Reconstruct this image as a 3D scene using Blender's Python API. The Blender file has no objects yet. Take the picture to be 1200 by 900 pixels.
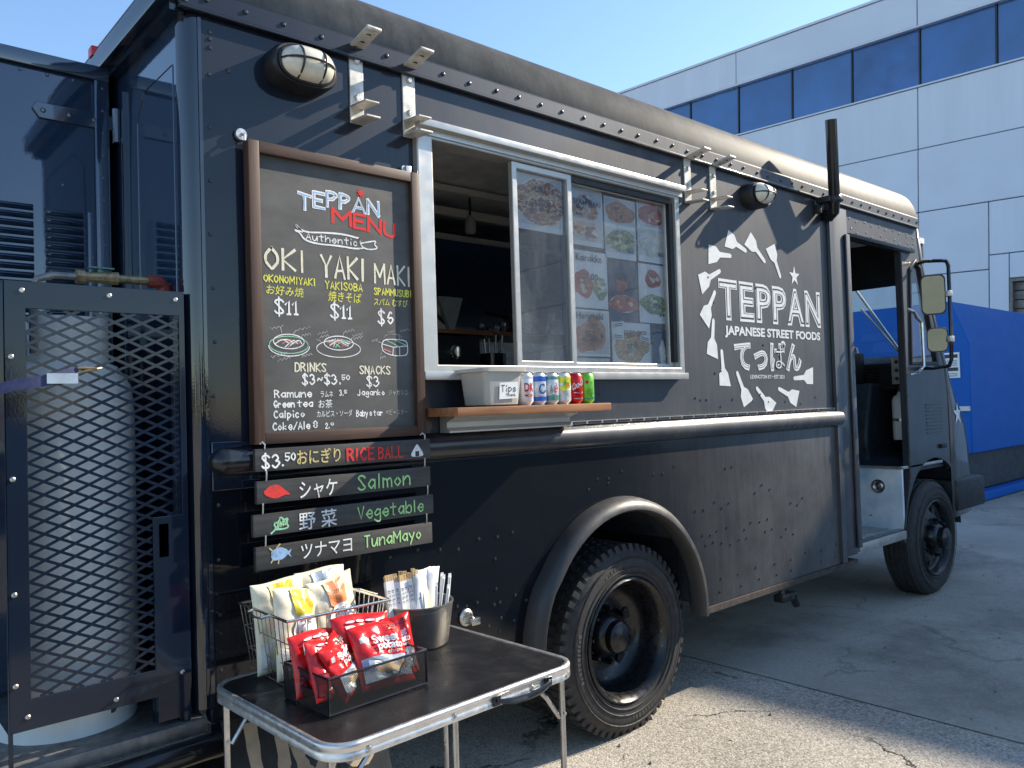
import bpy, bmesh, math, random
from mathutils import Vector, Matrix
random.seed(7)
R = math.radians
S = bpy.context.scene
C = S.collection

# ------------------------------------------------------------------ camera, sky, sun, exposure
cam = bpy.data.objects.new('camera', bpy.data.cameras.new('camera'))
C.objects.link(cam)
_r = Vector((0.7466, -0.6645, -0.0310)).normalized()          # image right
_f = Vector((0.6653, 0.7461, 0.0265)).normalized()            # viewing direction
_u = _r.cross(_f).normalized(); _f = _u.cross(_r).normalized()
cam.matrix_world = Matrix(((_r.x, _u.x, -_f.x, -0.815), (_r.y, _u.y, -_f.y, -2.275), (_r.z, _u.z, -_f.z, 1.423), (0, 0, 0, 1)))
cam.data.sensor_width = 36.0
cam.data.lens = 940 / 1200 * 36
cam.data.clip_start = 0.05
cam.data.clip_end = 2000
S.camera = cam

SUN = Vector((0.961, -0.276, 0.634)).normalized()             # towards the sun
world = bpy.data.worlds.new('World'); S.world = world
world.use_nodes = True
wn = world.node_tree.nodes; wl = world.node_tree.links
sky = wn.new('ShaderNodeTexSky'); sky.sky_type = 'NISHITA'; sky.sun_disc = False
sky.sun_elevation = math.asin(SUN.z)
sky.sun_rotation = math.atan2(SUN.x, SUN.y)
sky.altitude = 300; sky.air_density = 1.2; sky.dust_density = 0.4; sky.ozone_density = 4.0
bg = wn['Background']; bg.inputs['Strength'].default_value = 0.138
wl.new(sky.outputs['Color'], bg.inputs['Color'])
sl = bpy.data.lights.new('sun', 'SUN'); sl.energy = 4.6; sl.angle = R(0.53); sl.color = (1.0, 0.89, 0.73)
so = bpy.data.objects.new('sun', sl); C.objects.link(so)
so.rotation_euler = SUN.to_track_quat('Z', 'Y').to_euler()
S.view_settings.view_transform = 'Standard'; S.view_settings.look = 'None'
S.view_settings.exposure = 0.92; S.view_settings.gamma = 1.0
S.view_settings.use_curve_mapping = False
S.cycles.max_bounces = 8; S.cycles.transparent_max_bounces = 24
S.cycles.use_denoising = True

# ------------------------------------------------------------------ materials
def nodes_of(name):
    m = bpy.data.materials.new(name); m.use_nodes = True
    nt = m.node_tree
    return m, nt, nt.nodes['Principled BSDF'], nt.nodes['Material Output']

def noise(nt, scale, detail=4.0, rough=0.55, stretch=(1, 1, 1), w=0):
    tc = nt.nodes.new('ShaderNodeTexCoord'); mp = nt.nodes.new('ShaderNodeMapping')
    mp.inputs['Scale'].default_value = stretch
    mp.inputs['Location'].default_value = (w, w * 1.7, w * 0.3)
    nz = nt.nodes.new('ShaderNodeTexNoise')
    nz.inputs['Scale'].default_value = scale; nz.inputs['Detail'].default_value = detail; nz.inputs['Roughness'].default_value = rough
    nt.links.new(tc.outputs['Object'], mp.inputs['Vector']); nt.links.new(mp.outputs['Vector'], nz.inputs['Vector'])
    return nz.outputs['Fac']

def ramp(nt, fac, stops):
    r = nt.nodes.new('ShaderNodeValToRGB'); e = r.color_ramp.elements
    while len(e) < len(stops): e.new(0.5)
    for q, (p, c) in zip(e, stops):
        q.position = p
        q.color = (c, c, c, 1) if not isinstance(c, tuple) else (c[0], c[1], c[2], 1)
    nt.links.new(fac, r.inputs['Fac'])
    return r.outputs['Color']

def mul(nt, a, b, op='MULTIPLY'):
    m = nt.nodes.new('ShaderNodeMath'); m.operation = op
    for i, x in enumerate((a, b)):
        if isinstance(x, (int, float)): m.inputs[i].default_value = x
        else: nt.links.new(x, m.inputs[i])
    return m.outputs[0]

def mix(nt, fac, a, b):
    m = nt.nodes.new('ShaderNodeMix'); m.data_type = 'RGBA'
    if isinstance(fac, (int, float)): m.inputs[0].default_value = fac
    else: nt.links.new(fac, m.inputs[0])
    for i, x in ((6, a), (7, b)):
        if isinstance(x, tuple): m.inputs[i].default_value = (x[0], x[1], x[2], 1)
        else: nt.links.new(x, m.inputs[i])
    return m.outputs[2]

def bump(nt, p, h, strength=0.3, dist=0.01):
    b = nt.nodes.new('ShaderNodeBump'); b.inputs['Strength'].default_value = strength; b.inputs['Distance'].default_value = dist
    nt.links.new(h, b.inputs['Height']); nt.links.new(b.outputs['Normal'], p.inputs['Normal'])

def simple(name, col, rough=0.5, metal=0.0, var=0.25, vscale=14, stretch=(1, 1, 1), bmp=0.0, bscale=60, spec=None, coat=0.0, rvar=0.12):
    """an even-coloured surface with wear: the colour and the gloss both wander a little"""
    m, nt, p, o = nodes_of(name)
    n = noise(nt, vscale, 5, 0.6, stretch)
    lo = tuple(c * (1 - var) for c in col); hi = tuple(min(1, c * (1 + var)) for c in col)
    nt.links.new(ramp(nt, n, [(0.3, lo), (0.7, hi)]), p.inputs['Base Color'])
    n2 = noise(nt, vscale * 2.3, 4, 0.6, stretch, 3)
    nt.links.new(ramp(nt, n2, [(0.3, max(0.02, rough - rvar)), (0.72, min(1, rough + rvar))]), p.inputs['Roughness'])
    p.inputs['Metallic'].default_value = metal
    if spec is not None: p.inputs['Specular IOR Level'].default_value = spec
    if coat: p.inputs['Coat Weight'].default_value = coat; p.inputs['Coat Roughness'].default_value = 0.08
    if bmp: bump(nt, p, noise(nt, bscale, 6, 0.65), bmp, 0.004)
    return m

def paint_mat(name, base, dust, amount, rough=0.05, wav=0.10, lo=0.42, hi=0.75, coat=1.0, ior=1.6, spec=0.5, grad=None, sw=0.34):
    """glossy dark vehicle enamel: vertical rain streaks of dry road dust (thicker towards the front axle), faint sheet-metal waves"""
    m, nt, p, o = nodes_of(name)
    st = noise(nt, 19, 7, 0.72, (1.0, 1.0, 0.05))
    big = noise(nt, 1.1, 4, 0.6, (1, 1, 0.8), 5)
    fine = noise(nt, 130, 3, 0.6, (1, 1, 0.02), 2)
    blot = noise(nt, 5.0, 5, 0.7, (1, 1, 0.7), 8)
    f = mul(nt, ramp(nt, st, [(lo, 0.0), (hi, 1.0)]), ramp(nt, big, [(0.3, 0.2), (0.7, 1.0)]))
    f = mul(nt, mul(nt, f, sw), mul(nt, mul(nt, fine, 0.24), mul(nt, ramp(nt, blot, [(0.36, 0.0), (0.68, 1.0)]), 0.34), 'ADD'), 'ADD')
    fac = mul(nt, f, amount)
    sp = spec
    if grad:
        x0, x1, g0 = grad
        tc = nt.nodes.new('ShaderNodeTexCoord'); sx = nt.nodes.new('ShaderNodeSeparateXYZ'); nt.links.new(tc.outputs['Object'], sx.inputs[0])
        mr = nt.nodes.new('ShaderNodeMapRange'); mr.interpolation_type = 'SMOOTHSTEP'
        mr.inputs[1].default_value = x0; mr.inputs[2].default_value = x1; mr.inputs[3].default_value = g0; mr.inputs[4].default_value = 1.0
        nt.links.new(sx.outputs[0], mr.inputs[0])
        fac = mul(nt, fac, mr.outputs[0]); sp = mul(nt, mr.outputs[0], spec)
    nt.links.new(mix(nt, fac, base, dust), p.inputs['Base Color'])
    p.inputs['Roughness'].default_value = 0.58
    if isinstance(sp, float): p.inputs['Specular IOR Level'].default_value = sp
    else: nt.links.new(sp, p.inputs['Specular IOR Level'])
    p.inputs['Coat Weight'].default_value = coat; p.inputs['Coat IOR'].default_value = ior
    nt.links.new(mul(nt, mul(nt, fac, 0.3), rough, 'ADD'), p.inputs['Coat Roughness'])
    b1 = nt.nodes.new('ShaderNodeBump'); b1.inputs['Strength'].default_value = wav; b1.inputs['Distance'].default_value = 0.03
    nt.links.new(noise(nt, 1.9, 2, 0.4, (1, 1, 1), 9), b1.inputs['Height'])
    b2 = nt.nodes.new('ShaderNodeBump'); b2.inputs['Strength'].default_value = 0.08; b2.inputs['Distance'].default_value = 0.0008
    nt.links.new(noise(nt, 160, 2, 0.5), b2.inputs['Height']); nt.links.new(b1.outputs['Normal'], b2.inputs['Normal'])
    nt.links.new(b2.outputs['Normal'], p.inputs['Normal'])
    for inp in ('Coat Normal',): nt.links.new(b2.outputs['Normal'], p.inputs[inp])
    return m

def glass_mat(name, tint=(0.8, 0.87, 0.88), rough=0.02, extra=0.0, ior=1.5, film=1.0):
    m, nt, p, o = nodes_of(name)
    nt.nodes.remove(p)
    fr = nt.nodes.new('ShaderNodeFresnel'); fr.inputs['IOR'].default_value = ior
    tr = nt.nodes.new('ShaderNodeBsdfTransparent'); tr.inputs['Color'].default_value = (*tint, 1)
    gl = nt.nodes.new('ShaderNodeBsdfGlossy'); gl.inputs['Roughness'].default_value = rough
    mx = nt.nodes.new('ShaderNodeMixShader')
    nt.links.new(mul(nt, mul(nt, fr.outputs[0], 1.0), extra, 'ADD'), mx.inputs[0])
    nt.links.new(tr.outputs[0], mx.inputs[1]); nt.links.new(gl.outputs[0], mx.inputs[2])
    df = nt.nodes.new('ShaderNodeBsdfDiffuse'); df.inputs['Color'].default_value = (0.7, 0.72, 0.72, 1)
    mx2 = nt.nodes.new('ShaderNodeMixShader')
    sm = noise(nt, 7, 5, 0.7, (1, 1, 0.4))
    nt.links.new(ramp(nt, sm, [(0.4, 0.012 * film), (0.75, 0.06 * film)]), mx2.inputs[0])
    nt.links.new(mx.outputs[0], mx2.inputs[1]); nt.links.new(df.outputs[0], mx2.inputs[2])
    nt.links.new(mx2.outputs[0], o.inputs['Surface'])
    return m

def wood_mat(name, dark, light, axis=0, rough=0.55):
    m, nt, p, o = nodes_of(name)
    st = [60, 60, 60]; st[axis] = 3
    n = noise(nt, 1.0, 6, 0.7, tuple(st))
    n2 = noise(nt, 3.0, 4, 0.6, (1, 1, 1), 4)
    f = mul(nt, mul(nt, n, 0.65), mul(nt, n2, 0.35), 'ADD')
    nt.links.new(ramp(nt, f, [(0.35, dark), (0.66, light)]), p.inputs['Base Color'])
    p.inputs['Roughness'].default_value = rough
    bump(nt, p, n, 0.25, 0.002)
    return m

def chalk_mat(name, col, board=(0.065, 0.065, 0.063), lo=0.25, hi=0.5):
    """chalk stroke: the board shows through where the stick skipped"""
    m, nt, p, o = nodes_of(name)
    n = noise(nt, 170, 3, 0.7)
    n2 = noise(nt, 24, 3, 0.6, (1, 1, 1), 2)
    f = mul(nt, mul(nt, n, 0.6), mul(nt, n2, 0.4), 'ADD')
    k = ramp(nt, f, [(lo, 0.25), (hi, 1.0)])
    nt.links.new(mix(nt, k, board, col), p.inputs['Base Color'])
    p.inputs['Roughness'].default_value = 0.95
    return m

def food_mat(name, cols, scale=38):
    m, nt, p, o = nodes_of(name)
    tc = nt.nodes.new('ShaderNodeTexCoord'); vo = nt.nodes.new('ShaderNodeTexVoronoi')
    mp = nt.nodes.new('ShaderNodeMapping'); mp.inputs['Scale'].default_value = (1, 1, 2.2); mp.inputs['Rotation'].default_value = (0, 0.6, 0)
    nw = noise(nt, 30, 3, 0.6)
    vo.inputs['Scale'].default_value = scale
    nt.links.new(tc.outputs['Object'], mp.inputs['Vector']); nt.links.new(mp.outputs['Vector'], vo.inputs['Vector'])
    sep = nt.nodes.new('ShaderNodeSeparateColor'); nt.links.new(vo.outputs['Color'], sep.inputs[0])
    f = mul(nt, mul(nt, sep.outputs[0], 0.5), mul(nt, nw, 0.5), 'ADD')
    k = len(cols)
    nt.links.new(ramp(nt, f, [(0.22 + 0.5 * i / max(1, k - 1), c) for i, c in enumerate(cols)]), p.inputs['Base Color'])
    p.inputs['Roughness'].default_value = 0.4
    return m

M = {}
M['paint'] = paint_mat('black vehicle enamel', (0.003, 0.008, 0.020), (0.070, 0.070, 0.068), 0.9, grad=(-2.6, 0.0, 0.18), spec=0.45, ior=1.42, sw=0.5, wav=0.22)
M['paint_low'] = paint_mat('black vehicle enamel, dusty', (0.002, 0.003, 0.006), (0.135, 0.134, 0.130), 0.95, 0.03, grad=(-1.0, 1.0, 0.04), spec=0.5, wav=0.25, ior=1.42, sw=0.6, lo=0.40, hi=0.8)
M['paint_clean'] = paint_mat('black enamel, cleaner', (0.005, 0.010, 0.020), (0.10, 0.098, 0.09), 0.5, 0.03, 0.05, ior=1.8, grad=(-2.4, 0.4, 0.05), spec=0.5)
M['rail'] = paint_mat('black enamel rail, scuffed', (0.004, 0.007, 0.013), (0.13, 0.125, 0.115), 0.8, 0.18, 0.04, grad=(-2.4, 0.2, 0.12), spec=0.6, ior=1.5)
M['paint_roof'] = paint_mat('weathered black roof enamel', (0.02, 0.02, 0.02), (0.20, 0.19, 0.165), 1.0, 0.3, 0.04, 0.3, 0.7, 0.0, spec=0.24)
M['black_matte'] = simple('black satin paint', (0.012, 0.013, 0.015), 0.45, var=0.4)
M['black_gloss'] = simple('black gloss enamel', (0.01, 0.011, 0.013), 0.16, var=0.4)
M['pale_worn'] = simple('worn pale enamel', (0.26, 0.27, 0.27), 0.5, 0, .15)
M['hood'] = simple('dark blue hood enamel', (0.02, 0.05, 0.11), 0.35, 0, .2)
M['lining'] = simple('brushed steel lining', (0.42, 0.43, 0.45), 0.45, 0.3, 0.3)
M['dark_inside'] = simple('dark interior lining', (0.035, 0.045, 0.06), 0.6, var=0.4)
M['cage'] = paint_mat('black cage enamel', (0.005, 0.012, 0.026), (0.03, 0.03, 0.03), 0.15, 0.05, 0.05, ior=1.42, spec=0.05)
M['cabinet'] = paint_mat('blue black cabinet enamel', (0.012, 0.030, 0.066), (0.03, 0.04, 0.06), 0.15, 0.02, 0.12, ior=2.0, spec=0.05)  # black enamel; the blue of the reflected sky is painted into its base
M['alu'] = simple('weathered aluminium', (0.62, 0.61, 0.58), 0.42, 1.0, 0.18, 16, (1, 1, 1))
M['alu_white'] = simple('oxidised aluminium window frame', (0.50, 0.49, 0.465), 0.36, 0.6, 0.07, 9, (1, 1, 1), rvar=.08)
M['galv'] = simple('galvanised bracket', (0.55, 0.53, 0.48), 0.5, 0.35, 0.3, 22, bmp=0.15)
M['steel'] = simple('stainless steel', (0.5, 0.5, 0.5), 0.3, 1.0, 0.2, 12)
M['chrome'] = simple('bright wire', (0.78, 0.77, 0.74), 0.2, 1.0, 0.08, 30)
M['rivet'] = simple('painted rivet head', (0.03, 0.032, 0.036), 0.28, 0.2, 0.4, 90)
M['screw'] = simple('bare screw head', (0.55, 0.53, 0.5), 0.35, 0.9, 0.3, 90)
M['lens'] = simple('frosted cream glass', (0.66, 0.62, 0.5), 0.25, 0, 0.16, 9, (1, 1, 1), coat=0.6)
M['rubber'] = simple('tyre rubber', (0.028, 0.027, 0.026), 0.72, 0, 0.4, 30, bmp=0.25, bscale=150)
M['rubber_dusty'] = simple('dusty tyre rubber', (0.055, 0.052, 0.047), 0.75, 0, 0.4, 20, bmp=0.2, bscale=120)
M['flare'] = simple('scuffed black flare', (0.032, 0.032, 0.032), 0.46, 0, 0.25, 6, (1, 1, 1))
M['rim'] = simple('black wheel rim', (0.006, 0.0065, 0.008), 0.3, 0, 0.5, 18)
M['rust'] = simple('rusty sill', (0.055, 0.042, 0.034), 0.8, 0, 0.5, 30, bmp=0.3)
M['board'] = simple('chalkboard', (0.072, 0.071, 0.068), 0.58, 0, 0.35, 5, (1, 1, 2), bmp=0.03)
M['plank'] = simple('black painted plank', (0.05, 0.048, 0.045), 0.6, 0, 0.45, 12, (0.5, 3, 6), bmp=0.12)
M['wood_frame'] = wood_mat('dark stained wood', (0.028, 0.013, 0.008), (0.095, 0.046, 0.026), 2)
M['wood_frame_h'] = wood_mat('dark stained wood rail', (0.028, 0.013, 0.008), (0.095, 0.046, 0.026), 0)
M['wood_shelf'] = wood_mat('oiled hardwood', (0.16, 0.06, 0.022), (0.42, 0.19, 0.075), 0, 0.45)
M['bamboo'] = wood_mat('bamboo', (0.5, 0.33, 0.15), (0.72, 0.55, 0.32), 2, 0.5)
for k, col in dict(white=(0.82, 0.82, 0.8), cream=(0.78, 0.73, 0.55), yellow=(0.75, 0.72, 0.12), red=(0.75, 0.045, 0.04),
                   green=(0.42, 0.72, 0.28), blue=(0.32, 0.5, 0.75), gold=(0.62, 0.5, 0.2), mint=(0.3, 0.62, 0.42), pink=(0.6, 0.2, 0.2)).items():
    M['c_' + k] = chalk_mat('chalk ' + k, col)
M['c_faint'] = chalk_mat('faint chalk', (0.55, 0.55, 0.54), lo=0.38, hi=0.62)
M['decal'] = simple('worn white vinyl', (0.74, 0.74, 0.72), 0.45, 0, 0.1, 20)
M['decal_dark'] = simple('black vinyl inline', (0.03, 0.032, 0.036), 0.4, 0, 0.2, 20)
M['glass'] = glass_mat('window glass', (0.93, 0.95, 0.97), 0.015, 0.10, 1.5, 2.4)
M['glass_quarter'] = glass_mat('quarter glass', (0.72, 0.82, 0.85), 0.02, 0.22)
M['glass_cab'] = glass_mat('cab glass', (0.75, 0.84, 0.86), 0.01, 0.02)
M['paper'] = simple('laminated paper', (0.84, 0.85, 0.85), 0.35, 0, 0.05, 8)
M['paper_grey'] = simple('laminated photo backdrop', (0.60, 0.64, 0.67), 0.35, 0, 0.2, 9)
M['paper_navy'] = simple('laminated dark photo', (0.05, 0.075, 0.13), 0.35, 0, 0.4, 14)
M['ink'] = simple('printing ink', (0.03, 0.035, 0.045), 0.5)
M['white_plastic'] = simple('white plastic', (0.72, 0.7, 0.65), 0.35, 0, 0.06, 10)
M['tub'] = simple('translucent grey tub', (0.55, 0.53, 0.47), 0.35, 0, 0.02, 3, rvar=.02)
M['tub'].node_tree.nodes['Principled BSDF'].inputs['Transmission Weight'].default_value = 0.25
M['skin_red'] = simple('red foil', (0.62, 0.018, 0.018), 0.24, 0, 0.15, 14, bmp=0.5, bscale=18)
M['skin_maroon'] = simple('dark red foil', (0.2, 0.012, 0.018), 0.25, 0, 0.2, 14, bmp=0.5, bscale=18)
M['skin_cream'] = simple('cream bag film', (0.74, 0.68, 0.50), 0.3, 0, 0.15, 9, bmp=0.3, bscale=24)
M['skin_clear'] = simple('clear bag film', (0.6, 0.6, 0.58), 0.2, 0, 0.15, 9, bmp=0.3, bscale=24)
M['bag_yellow'] = simple('yellow print', (0.78, 0.55, 0.02), 0.35, 0, 0.1)
M['bag_orange'] = simple('orange print', (0.72, 0.25, 0.1), 0.35, 0, 0.15)
M['bag_white'] = simple('white print', (0.8, 0.8, 0.8), 0.35, 0, 0.05)
M['bag_blue'] = simple('blue grey print', (0.34, 0.42, 0.5), 0.35, 0, 0.2, 30)
M['table_black'] = simple('black table laminate', (0.012, 0.012, 0.013), 0.36, 0, 0.5, 7, rvar=0.14)
M['table_edge'] = simple('brushed aluminium edge', (0.72, 0.71, 0.69), 0.35, 0.85, 0.1, 20)
M['bucket'] = simple('brushed grey metal', (0.3, 0.285, 0.26), 0.42, 0.9, 0.2, 9)
M['concrete_d'] = simple('concrete', (0.25, 0.245, 0.235), 0.9, 0, 0.2, 3, bmp=0.2)
M['tank'] = simple('grey propane tank enamel', (0.78, 0.80, 0.77), 0.6, 0, 0.12, 5, (1, 1, 0.3))
M['navy_strap'] = simple('navy webbing', (0.03, 0.04, 0.11), 0.7, 0, 0.3, 60)
M['brass'] = simple('dirty brass', (0.33, 0.25, 0.14), 0.5, 0.7, 0.4, 60)
M['red_fit'] = simple('red pipe fitting', (0.22, 0.04, 0.03), 0.55, 0, 0.4, 40)
M['green_handle'] = simple('green handle', (0.08, 0.22, 0.17), 0.4)
M['blue_dump'] = simple('blue container enamel', (0.005, 0.115, 0.46), 0.42, 0, 0.04, 1.0, (1, 1, 2), spec=0.2, rvar=.04)
M['dump_grey'] = simple('dark grey container base', (0.05, 0.055, 0.058), 0.6, 0, 0.3, 6)
M['panel_bldg'] = simple('light metal cladding', (0.61, 0.66, 0.74), 0.42, 0, 0.05, 0.6, (1, 1, 1.6), bmp=0.02, bscale=0.8)  # blue of the skylit shade is tinted into all three cladding colours
M['panel_b'] = simple('light metal cladding, cooler', (0.58, 0.635, 0.72), 0.40, 0, 0.06, 0.8, (1, 3, .3))
M['panel_c'] = simple('light metal cladding, paler', (0.63, 0.675, 0.75), 0.45, 0, 0.06, 0.8, (1, 3, .3))
M['bldg_glass_b'] = simple('sky-painted glazing, blind drawn', (0.036, 0.12, 0.32), 0.07, 0, 0.2, 0.9, spec=0.9)  # all the glazing: reflected sky is put into the base blue
M['bldg_glass_c'] = simple('sky-painted glazing, dark room', (0.022, 0.09, 0.27), 0.04, 0, 0.35, 1.4, spec=0.9)
M['joint'] = simple('panel joint', (0.26, 0.28, 0.31), 0.8)
M['bldg_glass'] = simple('sky-painted glazing', (0.028, 0.105, 0.30), 0.05, 0, 0.25, 0.7, spec=0.9)
M['ceiling'] = simple('grey ceiling panel', (0.78, 0.77, 0.74), 0.6, 0, 0.25, 7)
M['worn_white'] = None
m, nt, p, o = nodes_of('chipped white enamel')
n = noise(nt, 16, 6, 0.65); n2 = noise(nt, 3.5, 3, 0.6, (1, 1, 1), 6)
nt.links.new(mix(nt, ramp(nt, n, [(0.66, 0.0), (0.7, 1.0)]), mix(nt, ramp(nt, n2, [(0.45, 0.0), (0.7, 1.0)]), (0.80, 0.80, 0.77), (0.40, 0.54, 0.62)), (0.09, 0.075, 0.065)), p.inputs['Base Color'])
p.inputs['Roughness'].default_value = 0.5
M['worn_white'] = m

# asphalt and concrete
def ground_mat(name, dark, light, crack_amt, agg, seed, grit=1.0):
    m, nt, p, o = nodes_of(name)
    tc = nt.nodes.new('ShaderNodeTexCoord')
    vo = nt.nodes.new('ShaderNodeTexVoronoi'); vo.inputs['Scale'].default_value = agg
    nt.links.new(tc.outputs['Object'], vo.inputs['Vector'])
    sep = nt.nodes.new('ShaderNodeSeparateColor'); nt.links.new(vo.outputs['Color'], sep.inputs[0])
    fine = noise(nt, agg * 0.55, 5, 0.75, (1, 1, 1), seed)
    big = noise(nt, 0.9, 5, 0.6, (1, 1, 1), seed + 2)
    f = mul(nt, mul(nt, sep.outputs[0], 0.38 * grit), mul(nt, mul(nt, fine, 0.34), mul(nt, big, 0.34 + 0.38 * (1 - grit)), 'ADD'), 'ADD')
    col = ramp(nt, f, [(0.30, dark), (0.66, light)])
    # warped cells make wandering cracks
    wn_ = nt.nodes.new('ShaderNodeTexNoise'); wn_.inputs['Scale'].default_value = 2.2; wn_.inputs['Detail'].default_value = 6; wn_.inputs['Roughness'].default_value = 0.65
    nt.links.new(tc.outputs['Object'], wn_.inputs['Vector'])
    va = nt.nodes.new('ShaderNodeVectorMath'); va.operation = 'MULTIPLY_ADD'
    va.inputs[1].default_value = (0.55, 0.55, 0); nt.links.new(wn_.outputs['Color'], va.inputs[0]); nt.links.new(tc.outputs['Object'], va.inputs[2])
    ve = nt.nodes.new('ShaderNodeTexVoronoi'); ve.feature = 'DISTANCE_TO_EDGE'; ve.inputs['Scale'].default_value = 1.05
    nt.links.new(va.outputs[0], ve.inputs['Vector'])
    ck = ramp(nt, ve.outputs['Distance'], [(0.004, 1.0), (0.013, 0.0)])
    ck = mul(nt, ck, ramp(nt, noise(nt, 1.6, 3, 0.6, (1, 1, 1), seed + 4), [(0.46, 0.0), (0.56, 1.0)]))
    ck = mul(nt, ck, crack_amt)
    stn = ramp(nt, noise(nt, 0.75, 6, 0.7, (1, 1, 1), seed + 7), [(0.36, 0.62), (0.5, 1.0)])
    spot = ramp(nt, noise(nt, 5.5, 4, 0.6, (1, 1, 1), seed + 9), [(0.70, 1.0), (0.76, 0.55)])
    wear = mul(nt, stn, spot)
    cm = nt.nodes.new('ShaderNodeMix'); cm.data_type = 'RGBA'; cm.blend_type = 'MULTIPLY'; cm.inputs[0].default_value = 1.0
    nt.links.new(col, cm.inputs[6]); nt.links.new(wear, cm.inputs[7]); col = cm.outputs[2]
    nt.links.new(mix(nt, ck, col, (0.02, 0.019, 0.018)), p.inputs['Base Color'])
    p.inputs['Roughness'].default_value = 0.88
    p.inputs['Specular IOR Level'].default_value = 0.35
    hh = mul(nt, mul(nt, vo.outputs['Distance'], -0.8), mul(nt, fine, 0.9), 'ADD')
    hh = mul(nt, hh, mul(nt, ck, -3.0), 'ADD')
    bump(nt, p, hh, 0.35 + 0.4 * grit, 0.005)
    return m
M['asphalt'] = ground_mat('old asphalt', (0.15, 0.137, 0.117), (0.52, 0.475, 0.40), 0.95, 120, 1, 0.72)
M['concrete'] = ground_mat('worn concrete', (0.24, 0.22, 0.185), (0.44, 0.405, 0.34), 0.3, 90, 6, 0.25)

# expanded wire mesh for the little black tray: an openwork sheet drawn as real holes would be too fine at this size
def mesh_mat(name, col, pitch, fill):
    m, nt, p, o = nodes_of(name)
    p.inputs['Base Color'].default_value = (*col, 1); p.inputs['Roughness'].default_value = 0.4
    tc = nt.nodes.new('ShaderNodeTexCoord'); sx = nt.nodes.new('ShaderNodeSeparateXYZ')
    nt.links.new(tc.outputs['Object'], sx.inputs[0])
    hor = mul(nt, sx.outputs[0], sx.outputs[1], 'ADD')
    a = mul(nt, mul(nt, hor, sx.outputs[2], 'ADD'), 1.0 / pitch); b = mul(nt, mul(nt, hor, sx.outputs[2], 'SUBTRACT'), 1.0 / pitch)
    fa = mul(nt, mul(nt, a, 1.0, 'FLOORED_MODULO'), fill, 'LESS_THAN'); fb = mul(nt, mul(nt, b, 1.0, 'FLOORED_MODULO'), fill, 'LESS_THAN')
    al = mul(nt, fa, fb, 'MAXIMUM')
    nt.links.new(al, p.inputs['Alpha'])
    return m
M['tray_mesh'] = mesh_mat('black wire cloth', (0.015, 0.015, 0.015), 0.0042, 0.42)

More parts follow.
